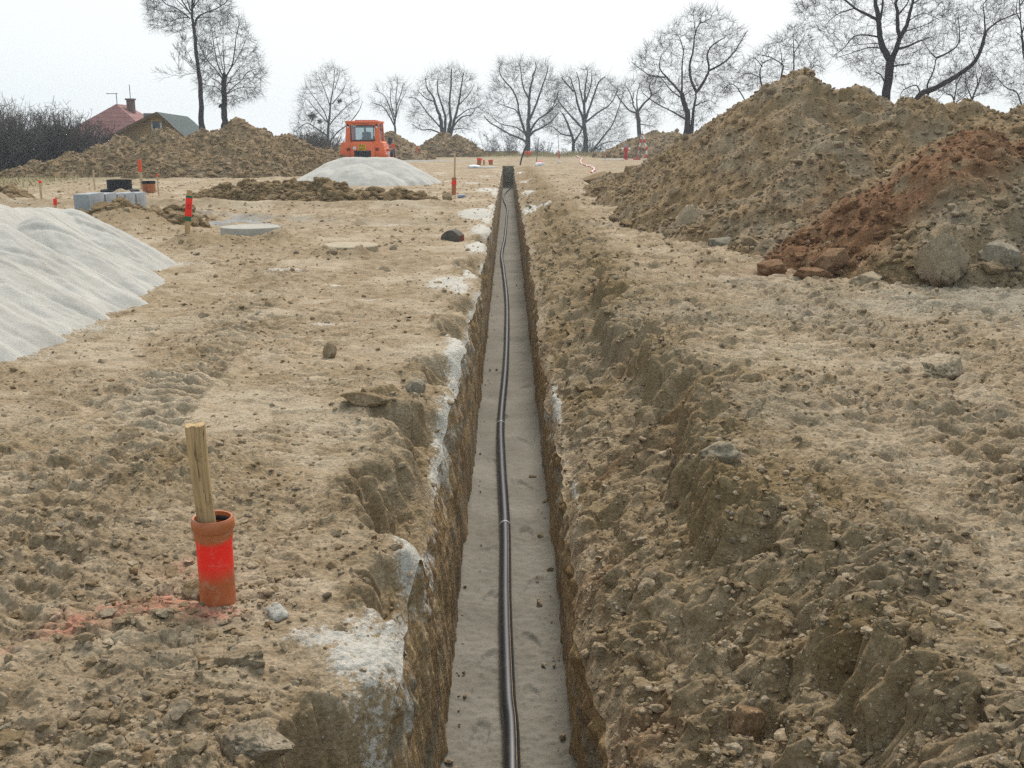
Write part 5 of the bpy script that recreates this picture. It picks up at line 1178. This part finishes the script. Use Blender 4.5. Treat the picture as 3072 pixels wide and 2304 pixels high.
    order = np.argsort(np.min(((A[:, None, :] - nd[None, ::2, :]) ** 2).sum(-1), 1))
    NP = np.zeros((len(nd) + 3 * Na, 3), f32); NR = np.zeros(len(NP), f32); NP[:len(nd)] = nd; NR[:len(nd)] = nrad; m = len(nd)
    for ai in order:
        q = A[ai]; dv = NP[:m] - q; d2 = (dv * dv).sum(1) + np.clip(dv[:, 2], 0, None) ** 2 * 1.5; k = int(np.argmin(d2)); p0 = NP[k]; L = math.dist(p0, q)
        if L < dist * .0004: continue
        r0_ = max(rmin * 1.25, min(NR[k] * .6, rmin * 2.2 + L * .006)); wv = L * .06
        m1 = p0 + (q - p0) * .36 + np.array((rs.gauss(0, wv), rs.gauss(0, wv), rs.gauss(0, wv) - L * .03 * up)); m2 = p0 + (q - p0) * .7 + np.array((rs.gauss(0, wv), rs.gauss(0, wv), rs.gauss(0, wv)))
        (tk if r0_ > cfg['rt'] else cw).add([tuple(p0), tuple(m1), tuple(m2), tuple(q)], [r0_, r0_ * .8, max(rmin, r0_ * .62), max(rmin, r0_ * .5)], 4 if r0_ > cfg['rt'] else 3)
        for pp, rr_ in ((m1, r0_ * .8), (m2, r0_ * .62), (q, max(rmin, r0_ * .5))): NP[m] = pp; NR[m] = rr_; m += 1
        dr = vnorm(tuple((q - p0) / L + np.array((q[0] - cen[0], 0, q[2] - cen[1])) / (np.linalg.norm(ext) + 1e-6) * .7))
        for _ in range(tips):
            e = vnorm((dr[0] + rs.gauss(0, .55), dr[1] + rs.gauss(0, .55), dr[2] + rs.gauss(0, .5) + up * .3)); l2 = dist * .0105 * rs.uniform(.4, 1.15) * reach; st_ = rs.choice((m1, m2, q)); a1 = vadd(tuple(st_), e, l2 * .5); e = vnorm((e[0] + rs.gauss(0, .25), e[1] + rs.gauss(0, .25), e[2] + rs.gauss(0, .2) + up * .2))
            cw.add([tuple(st_), a1, vadd(a1, e, l2 * .5)], [rmin * .9, rmin * .75, rmin * .5], 3)
    bx, by, bz = extra['at'] if extra and 'at' in extra else (0, dist, 0)
    root = empty(name, (bx, by, bz), 0, label, 'tree', 'bare winter trees around the site')
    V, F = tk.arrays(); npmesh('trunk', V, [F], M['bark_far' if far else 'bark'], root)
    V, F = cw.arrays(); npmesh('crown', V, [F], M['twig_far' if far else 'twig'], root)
    return root
def xy(u, v, d):           # sketch position on the picture sheet (2212 wide) to the world at distance d
    e = math.atan((829.5 - v) / 2268) - R(13.1); z = 1.55 + d * math.tan(e); zc = d * math.cos(R(13.1)) - (z - 1.55) * math.sin(R(13.1))
    return ((u - 1106) / 2268 * zc, d, z)
SA, SB = .1736, .2604
def place(label, crop, base, dist, limbs, seed, **kw):
    s, ox, oy = {'A': (SA, 288, 0), 'B': (SB, 612, 108), 'C': (SB, 1152, 0), 'D': (SB, 1636, 0)}[crop]
    return tree(label, base, dist, s * dist * .974 / 2268, limbs, seed, extra=dict(at=xy(ox + base[0] * s, oy + base[1] * s, dist)), **kw)
place('tall bare tree with a long clean trunk left of its pollarded neighbour', 'A', (855, 1640), 60, [
 (37, [(855, 1640), (858, 1400), (872, 1150), (862, 900), (845, 650), (838, 400), (825, 250), (835, 100), (840, -100), (850, -300), (845, -420)]),
 (10, [(800, 270), (700, 190), (600, 130), (500, 90), (400, 10), (330, -80)]), (7, [(790, 255), (660, 260), (560, 280), (450, 350), (360, 360)]), (10, [(805, 210), (740, 80), (680, -40), (620, -180)]),
 (9, [(815, 180), (780, 40), (740, -120), (700, -260)]), (13, [(850, 360), (880, 260), (960, 200), (1080, 150), (1200, 60), (1260, -40)]), (7, [(890, 270), (960, 210), (1080, 200), (1200, 190), (1280, 150)]), (6, [(880, 260), (1050, 260), (1180, 290)]),
 (9, [(845, 150), (900, 0), (980, -150), (1040, -260)]), (8, [(850, 140), (960, 40), (1080, -20), (1180, -120)]), (4, [(720, 230), (690, 350), (650, 420)]), (7, [(800, 200), (600, 20), (480, -60)]), (6, [(700, 190), (560, 190), (420, 180), (300, 120)]),
 (4, [(825, 860), (760, 740), (700, 650), (650, 570)]), (4, [(825, 880), (700, 780), (610, 700)]), (3, [(835, 920), (720, 950), (640, 1000)]), (4, [(890, 850), (950, 780), (1010, 700)])], 21, far=False, density=1.25, wob=.2, hullmax=12)
place('pollarded tree with a cut trunk top, right of the tall clean trunk', 'A', (1135, 1600), 62, [
 (38, [(1130, 1600), (1140, 1420), (1150, 1300), (1160, 1150), (1170, 1000), (1185, 930)]), (26, [(1100, 1330), (1108, 1308), (1125, 1300)]),
 (8, [(1150, 1180), (1060, 1090), (940, 1070), (860, 1030)]), (7, [(1150, 1100), (1080, 1020), (960, 960), (880, 880)]), (9, [(1150, 1000), (1080, 880), (990, 760), (930, 600), (900, 480)]), (9, [(1160, 970), (1090, 820), (1050, 600), (1030, 420), (1010, 300)]),
 (6, [(1170, 940), (1150, 800), (1120, 560), (1100, 400)]), (7, [(1180, 930), (1180, 700), (1190, 500), (1210, 330)]), (10, [(1200, 950), (1290, 820), (1340, 640), (1380, 480), (1430, 330), (1400, 240)]), (7, [(1210, 940), (1320, 760), (1400, 600), (1470, 420)]),
 (8, [(1180, 1180), (1280, 1100), (1400, 1020), (1500, 920), (1650, 880)]), (6, [(1180, 1180), (1330, 1100), (1480, 1090), (1600, 1150)]), (5, [(1170, 1210), (1270, 1190), (1310, 1215)]), (5, [(1190, 1080), (1300, 960), (1480, 800), (1560, 650)]), (5, [(1185, 1050), (1350, 1000), (1560, 960)])], 22, far=False, density=1.0, up=.3, ttap=.78)
t3 = place('slender bare tree with dark mistletoe clumps, left of the orange vehicle', 'B', (380, 860), 100, [
 (15, [(380, 860), (378, 700), (395, 550), (410, 430), (440, 300), (450, 150)]), (7, [(372, 710), (300, 660), (220, 610), (130, 680)]), (6, [(385, 640), (360, 520), (290, 400), (230, 300)]), (5, [(375, 600), (300, 500), (240, 420), (180, 380)]),
 (7, [(390, 760), (450, 680), (520, 620), (600, 520), (640, 420)]), (6, [(395, 620), (440, 560), (520, 470), (620, 400)]), (5, [(420, 450), (520, 350), (560, 270)]), (5, [(405, 480), (380, 380), (340, 260), (300, 200)]), (4, [(445, 330), (490, 220), (500, 160)])], 23, density=.85)
for cx, cz, rr in ((-1.45, 3.4, .62), (1.15, 4.75, .3), (-.75, 2.95, .3)):
    s_ = Sk(); rs = random.Random(5)
    for _ in range(int(150 * rr)):
        d = vnorm((rs.gauss(0, 1), rs.gauss(0, 1), rs.gauss(0, .8))); p = (cx * 1.0, 0, cz); q = vadd(p, d, rr * rs.uniform(.5, 1)); s_.add([p, vadd(vadd(p, d, rr * .4), (rs.gauss(0, .1), 0, rs.gauss(0, .1))), q], [.02, .02, .018], 3)
    V, F = s_.arrays(); npmesh('mistletoe', V, [F], M['mistletoe'], t3)
place('small narrow bare tree rising behind the pointed soil heap', 'B', (930, 700), 96, [
 (11, [(930, 760), (925, 620), (940, 500), (945, 380), (960, 230)]), (7, [(925, 630), (880, 540), (830, 470), (740, 440)]), (6, [(925, 600), (890, 470), (850, 380), (780, 350)]), (6, [(927, 560), (900, 430), (910, 320)]), (5, [(938, 560), (970, 460), (1030, 360)]), (5, [(942, 480), (990, 330), (1000, 270)])], 24, density=.9)
place('many stemmed bare tree on top of the dome shaped heap', 'B', (1345, 720), 92, [
 (20, [(1322, 760), (1310, 590), (1280, 500), (1250, 400), (1200, 320), (1190, 240)]), (14, [(1335, 720), (1345, 600), (1330, 500), (1290, 380), (1280, 260)]), (16, [(1360, 720), (1390, 580), (1380, 450), (1390, 330), (1400, 160)]), (14, [(1385, 720), (1420, 590), (1450, 480), (1480, 330), (1500, 200)]),
 (8, [(1400, 650), (1480, 560), (1560, 540), (1600, 480)]), (7, [(1310, 650), (1200, 520), (1130, 420), (1060, 400)]), (7, [(1320, 700), (1220, 660), (1130, 660), (1050, 610)]), (5, [(1405, 660), (1500, 650), (1560, 665)]), (6, [(1420, 580), (1530, 500), (1630, 480)]), (7, [(1260, 430), (1180, 400), (1110, 330)]), (6, [(1450, 470), (1540, 380), (1590, 300)])], 25, first_trunk=False)
place('wide crowned bare tree standing at the far end of the trench', 'B', (2030, 862), 99, [
 (26, [(2030, 862), (2025, 760), (2035, 650), (2035, 560), (2040, 400), (2050, 300), (2080, 200), (2090, 110)]), (11, [(2025, 780), (1980, 740), (1880, 700), (1780, 640), (1700, 590), (1660, 540)]), (12, [(2025, 740), (1990, 640), (1960, 540), (1940, 420), (1900, 330), (1840, 260), (1800, 200), (1790, 130)]),
 (7, [(1965, 560), (1930, 500), (1860, 470), (1760, 430)]), (12, [(2040, 720), (2070, 680), (2130, 650), (2212, 600), (2280, 520)]), (11, [(2040, 580), (2090, 470), (2130, 350), (2180, 200), (2190, 140)]), (10, [(2040, 690), (2110, 580), (2200, 520), (2290, 430)]), (8, [(2040, 420), (1990, 320), (1970, 200), (1960, 130)]), (7, [(2010, 700), (1930, 640), (1800, 610), (1710, 530)]), (7, [(2120, 570), (2230, 480), (2290, 330)])], 26)
place('two bare trees grown together, domed crown right of the wide crowned tree', 'C', (435, 1285), 100, [
 (24, [(435, 1285), (430, 1150), (420, 1050), (415, 950), (420, 800), (430, 680), (440, 590)]), (12, [(425, 1000), (460, 900), (500, 780), (540, 680), (590, 640)]), (13, [(418, 1010), (370, 880), (340, 760), (300, 640)]), (10, [(420, 1080), (330, 980), (260, 900), (210, 830), (200, 780)]), (9, [(425, 1020), (540, 930), (620, 880), (680, 800), (700, 720)]),
 (9, [(418, 900), (390, 780), (370, 660), (350, 600)]), (8, [(425, 850), (470, 720), (480, 610)]), (16, [(328, 1285), (330, 1180), (300, 1080), (260, 980), (230, 940)]), (9, [(460, 1285), (560, 1150), (640, 1030), (680, 900), (720, 760)]), (7, [(320, 1130), (230, 1110), (150, 1050), (90, 1060)]), (6, [(470, 1280), (560, 1200), (680, 1170), (760, 1180)]), (10, [(335, 1180), (400, 1080), (410, 1000)]), (8, [(330, 760), (260, 680), (230, 640)])], 27, first_trunk=False, density=1.1)
place('gnarled low bare tree on the soil heap behind the hydrant', 'C', (880, 1090), 87, [
 (20, [(885, 1150), (870, 1010), (855, 930)]), (9, [(855, 935), (800, 920), (740, 850), (700, 790), (670, 760)]), (8, [(855, 925), (820, 860), (830, 770)]), (11, [(860, 935), (900, 870), (960, 800), (940, 720), (980, 640)]), (6, [(955, 800), (1010, 770), (1050, 700)]), (6, [(828, 860), (790, 760), (740, 700)]), (5, [(875, 1030), (950, 1040), (1000, 1060)]), (7, [(860, 930), (850, 800), (870, 700)])], 28, wob=.26, density=1.1, ttap=.75)
place('forked bare tree with two trunks left of the big heap crest', 'C', (1270, 1080), 62, [
 (26, [(1262, 1180), (1280, 960), (1240, 860), (1220, 780)]), (11, [(1225, 790), (1150, 720), (1080, 660), (1010, 580), (1020, 480)]), (7, [(1060, 655), (960, 640), (890, 590), (810, 520)]), (10, [(1220, 790), (1215, 650), (1210, 500), (1220, 400)]), (5, [(1235, 800), (1310, 740), (1340, 700)]), (20, [(1305, 1150), (1320, 1000), (1330, 880), (1350, 760)]),
 (13, [(1345, 770), (1290, 650), (1280, 550), (1300, 430), (1310, 300), (1350, 200)]), (13, [(1350, 765), (1400, 680), (1430, 590), (1410, 480), (1440, 400), (1530, 340)]), (9, [(1425, 600), (1530, 540), (1600, 460), (1640, 380), (1680, 300)]), (8, [(1275, 1000), (1170, 930), (1080, 880), (990, 820), (930, 760)]), (5, [(1335, 880), (1400, 850), (1460, 835), (1510, 855)]), (5, [(1310, 300), (1300, 200), (1290, 120)]), (5, [(1345, 220), (1430, 180), (1450, 130)]), (5, [(1215, 440), (1180, 330), (1110, 250)]), (6, [(1230, 820), (1120, 760), (1000, 650), (900, 660)])], 29, far=False, first_trunk=False, density=.75, rmin=.009, ttap=.7)
place('low twisted bare tree half hidden behind the big heap crest', 'C', (2100, 760), 40, [
 (8, [(2149, 800), (2149, 580), (2140, 440), (2130, 320), (2140, 230)]), (4, [(2143, 450), (2200, 360), (2240, 290)]), (9, [(2040, 800), (2060, 600), (2060, 540), (1970, 480), (1900, 460)]), (5, [(2058, 540), (2040, 450), (2010, 370)]), (8, [(1930, 820), (1870, 650), (1880, 540), (1950, 500)]), (5, [(1872, 650), (1780, 610), (1700, 650)]), (6, [(1780, 860), (1700, 730), (1640, 700), (1560, 770)]), (5, [(2230, 760), (2290, 560), (2380, 590)]), (5, [(1880, 560), (1800, 500), (1740, 520)])], 30, far=False, first_trunk=False, wob=.28, density=.9, rmin=.006)
place('biggest dark bare tree towering over the right heap', 'D', (1070, 800), 42, [
 (36, [(1065, 900), (1075, 600), (1078, 490)]), (30, [(1065, 500), (1010, 380), (985, 250), (965, 120), (940, 0), (930, -150), (900, -300)]), (23, [(1095, 500), (1130, 340), (1100, 260), (1090, 150), (1060, 60), (1090, -60), (1080, -200)]), (20, [(1125, 350), (1190, 230), (1220, 100), (1250, 0), (1290, -150)]), (14, [(970, 180), (860, 140), (760, 100), (660, 40), (580, 0), (480, -40)]),
 (6, [(660, 40), (560, 30), (450, 40), (300, 80)]), (6, [(745, 100), (630, 140), (560, 220)]), (8, [(985, 320), (890, 300), (800, 310), (730, 400), (660, 460)]), (6, [(1000, 410), (920, 400), (800, 440), (700, 470)]), (5, [(995, 370), (900, 370), (780, 380)]), (13, [(1120, 420), (1220, 395), (1330, 350), (1430, 315)]), (8, [(1085, 560), (1170, 545), (1240, 535)]), (8, [(1055, 700), (990, 630), (910, 605)]),
 (5, [(1200, 200), (1330, 130), (1440, 120), (1600, 160)]), (7, [(1230, 60), (1340, 0), (1480, -40)]), (5, [(1170, 280), (1300, 240), (1400, 180)]), (12, [(990, 180), (1005, 80), (1000, -60), (980, -200)]), (8, [(1095, 150), (1150, 60), (1170, -60)])], 31, far=False, density=.8, ttap=.92)
place('bare tree leaning steeply to the right over the heap', 'D', (1290, 870), 40, [
 (30, [(1230, 960), (1290, 870), (1350, 780), (1450, 740), (1570, 670), (1680, 600), (1770, 510), (1810, 400), (1830, 280)]), (14, [(1300, 865), (1400, 820), (1440, 780), (1430, 700), (1480, 600), (1510, 480)]), (9, [(1508, 480), (1580, 440), (1640, 380), (1640, 280), (1600, 160)]), (6, [(1508, 480), (1450, 420), (1390, 330)]), (9, [(1828, 285), (1900, 210), (2000, 160), (2060, 140)]), (8, [(1828, 285), (1800, 160), (1780, 60), (1860, -20)]),
 (7, [(1345, 785), (1310, 710), (1220, 750), (1200, 820)]), (5, [(1770, 510), (1730, 440), (1690, 380)]), (7, [(1400, 820), (1480, 840), (1520, 800)])], 32, far=False, first_trunk=False, density=.65, wob=.24, ttap=.4)
place('small bushy bare tree under the leaning trunk', 'D', (1640, 920), 47, [
 (11, [(1645, 1000), (1620, 820), (1560, 780), (1520, 740)]), (7, [(1625, 830), (1620, 700), (1570, 600)]), (5, [(1640, 850), (1700, 800), (1750, 740)]), (6, [(1622, 720), (1660, 620), (1640, 540)])], 33, far=False, density=1.2, wob=.28, first_trunk=False, rmin=.007)
place('upright bushy bare tree right of the small one under the leaning trunk', 'D', (1770, 960), 47, [
 (13, [(1765, 1040), (1770, 830), (1800, 700), (1770, 580)]), (6, [(1778, 850), (1720, 820), (1680, 790)]), (5, [(1775, 810), (1860, 780), (1940, 760)]), (8, [(1775, 800), (1840, 680), (1880, 560)]), (7, [(1770, 830), (1730, 700), (1720, 560)])], 34, far=False, density=1.2, wob=.28, first_trunk=False, rmin=.007)
place('tall bare tree cut by the right edge of the view', 'D', (2240, 1080), 38, [
 (16, [(2262, 1150), (2230, 800), (2190, 600), (2150, 450), (2110, 300), (2080, 150), (2060, 0), (2070, -150)]), (9, [(2240, 1080), (2200, 950), (2140, 850), (2090, 770), (2000, 740), (1930, 690), (1880, 640)]), (9, [(2210, 700), (2170, 560), (2110, 480), (2060, 340), (2000, 300)]), (7, [(2110, 300), (2160, 180), (2210, 80)]), (7, [(2090, 200), (2030, 130), (2020, 0)]), (8, [(2180, 560), (2260, 420), (2300, 260)]), (6, [(2070, 80), (2130, -40), (2160, -160)])], 35, far=False, density=.7, first_trunk=False, rmin=.006)

def shrub(label, x, y, z, h, wd, n, seed, far=.5, group='bare shrubs along the site edge', mat='shrub', fine=6, rmin=.011, name='bare_shrub'):
    rs = random.Random(seed); s = Sk()
    for k in range(n):
        bx = rs.gauss(0, wd * .28); by = rs.gauss(0, wd * .22); d = vnorm((bx / wd * 1.1 + rs.gauss(0, .28), rs.gauss(0, .3), 1)); L = h * rs.uniform(.55, 1.0) * (1 - .45 * min(1, abs(bx) / wd) ** 1.5)
        p = (bx, by, -.1); pts = [p]; dd = d
        for i in range(4): dd = vnorm((dd[0] + rs.gauss(0, .1), dd[1] + rs.gauss(0, .1), dd[2])); p = vadd(p, dd, L / 4); pts.append(p)
        r = rmin * 1.7; s.add(pts, [r, r * .9, r * .75, r * .6, rmin * .6], 3)
        for j in range(fine):
            t = rs.uniform(.1, 1) * 3.99; i = int(t); q = tuple(pts[i][c] + (pts[i + 1][c] - pts[i][c]) * (t - i) for c in range(3))
            e = vnorm((rs.gauss(0, .7), rs.gauss(0, .7), rs.uniform(.1, 1))); l2 = L * rs.uniform(.08, .26); q2 = vadd(q, e, l2 * .5); e = vnorm((e[0], e[1], e[2] + .5)); q3 = vadd(q2, e, l2 * .5)
            s.add([q, q2, q3], [rmin * .8, rmin * .7, rmin * .5], 3)
            for _ in range(2):
                e2 = vnorm((rs.gauss(0, .8), rs.gauss(0, .8), rs.uniform(-.2, 1))); s.add([q2, vadd(q2, e2, l2 * .25), vadd(q2, e2, l2 * .5)], [rmin * .6, rmin * .55, rmin * .5], 3)
    V, F = s.arrays(); o = npmesh(name, V, [F], M[mat]); o.location = (x, y, z); return tag(o, label, 'shrub', group)
shrub('tallest dark thicket of bare shrub at the left edge', -25.6, 53, 0, 3.9, 3.4, 430, 51, fine=9)
shrub('dark bare shrub thicket right of the tallest one', -23.0, 54, 0, 3.4, 2.8, 330, 52, fine=9)
shrub('bare shrub overlapping the red roof from the left', -21.3, 55, 0, 2.7, 2.2, 170, 53, fine=8)
shrub('low sparse shrub at the left foot of the long heap', -20.3, 53, 0, 1.7, 1.6, 140, 54, fine=7)
shrub('dark bare thicket beyond the frame edge on the left', -28.5, 54, 0, 4.0, 3.2, 300, 55, fine=8)
shrub('thin shrub tops showing over the right end of the long heap', -12.2, 66, .4, 2.3, 2.6, 110, 56, fine=6)
shrub('low shrub row between the long heap and the mistletoe tree', -16.5, 88, 0, 2.3, 4.0, 200, 57, fine=6, rmin=.014)
shrub('brown shrub clump around the foot of the mistletoe tree', -17.5, 97, 0, 2.5, 3.6, 240, 58, fine=6, rmin=.014)
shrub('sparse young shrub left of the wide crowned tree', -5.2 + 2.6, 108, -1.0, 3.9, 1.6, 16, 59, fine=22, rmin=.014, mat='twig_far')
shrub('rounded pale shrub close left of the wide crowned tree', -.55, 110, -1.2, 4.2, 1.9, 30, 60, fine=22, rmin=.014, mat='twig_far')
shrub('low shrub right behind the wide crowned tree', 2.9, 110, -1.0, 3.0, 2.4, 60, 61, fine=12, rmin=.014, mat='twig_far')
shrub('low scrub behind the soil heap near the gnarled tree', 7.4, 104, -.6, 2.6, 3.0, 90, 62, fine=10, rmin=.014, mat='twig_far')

def dry_grass():
    n = 9000; x = rng.uniform(-3, 13, n); y = rng.uniform(84, 98, n)
    keep = rng.uniform(0, 1, n) < sstep(-.3, .4, fbm(x.astype(f32) / 1.5, y.astype(f32) / 3, 900, 2)); x = x[keep]; y = y[keep]
    n2 = 7000; x2 = rng.uniform(-32, -15, n2); y2 = rng.uniform(30, 54, n2); k2 = (x2 < -14 - .19 * (y2 - 26)) ; x = np.concatenate([x, x2[k2]]); y = np.concatenate([y, y2[k2]])
    z = ground_z(x.astype(f32), y.astype(f32), np.full(len(x), .2, f32))[0]; h = rng.uniform(.12, .42, len(x)) * np.where(x < -14, .55, 1); a = rng.uniform(0, 3.14, len(x)); wd = .022
    lx = rng.normal(0, .12, len(x)); ly = rng.normal(0, .1, len(x))
    V = np.stack([np.stack([x - np.cos(a) * wd, y - np.sin(a) * wd, z], 1), np.stack([x + np.cos(a) * wd, y + np.sin(a) * wd, z], 1), np.stack([x + lx, y + ly, z + h], 1)], 1).reshape(-1, 3)
    F = np.arange(len(x) * 3).reshape(-1, 3)
    m = plain('dry_grass_blades', (.42, .33, .18), .9, .35, .6, .1)
    tag(npmesh('dry_grass', V, [F], m, smooth=False), 'tufts of dry straw coloured grass along the far crest and left verge', 'grass', kind='stuff')
dry_grass()

# thin grey air over the site
def haze():
    m = bpy.data.materials.new('haze_air'); m.use_nodes = True; nt = m.node_tree; nt.nodes.clear()
    o = N(nt, 'ShaderNodeOutputMaterial'); v = N(nt, 'ShaderNodeVolumePrincipled'); v.inputs['Color'].default_value = (.86, .92, .97, 1); v.inputs['Density'].default_value = .0010; v.inputs['Anisotropy'].default_value = .2
    nt.links.new(v.outputs[0], o.inputs['Volume'])
    mn = np.array([1e9] * 3); mx = -mn
    bpy.context.view_layer.update()
    for ob in COL.objects:
        if ob.type == 'MESH':
            for c in ob.bound_box:
                p = np.array(ob.matrix_world @ Vector(c)); mn = np.minimum(mn, p); mx = np.maximum(mx, p)
    mn -= (5, 5, 1); mx += (5, 5, 1.5); c = (mn + mx) / 2
    ob = MB().box((0, 0, 0), tuple(mx - mn)).build('haze', m, None, False); ob.location = c
    tag(ob, 'thin pale haze hanging over the whole site', 'haze', kind='stuff')
haze()
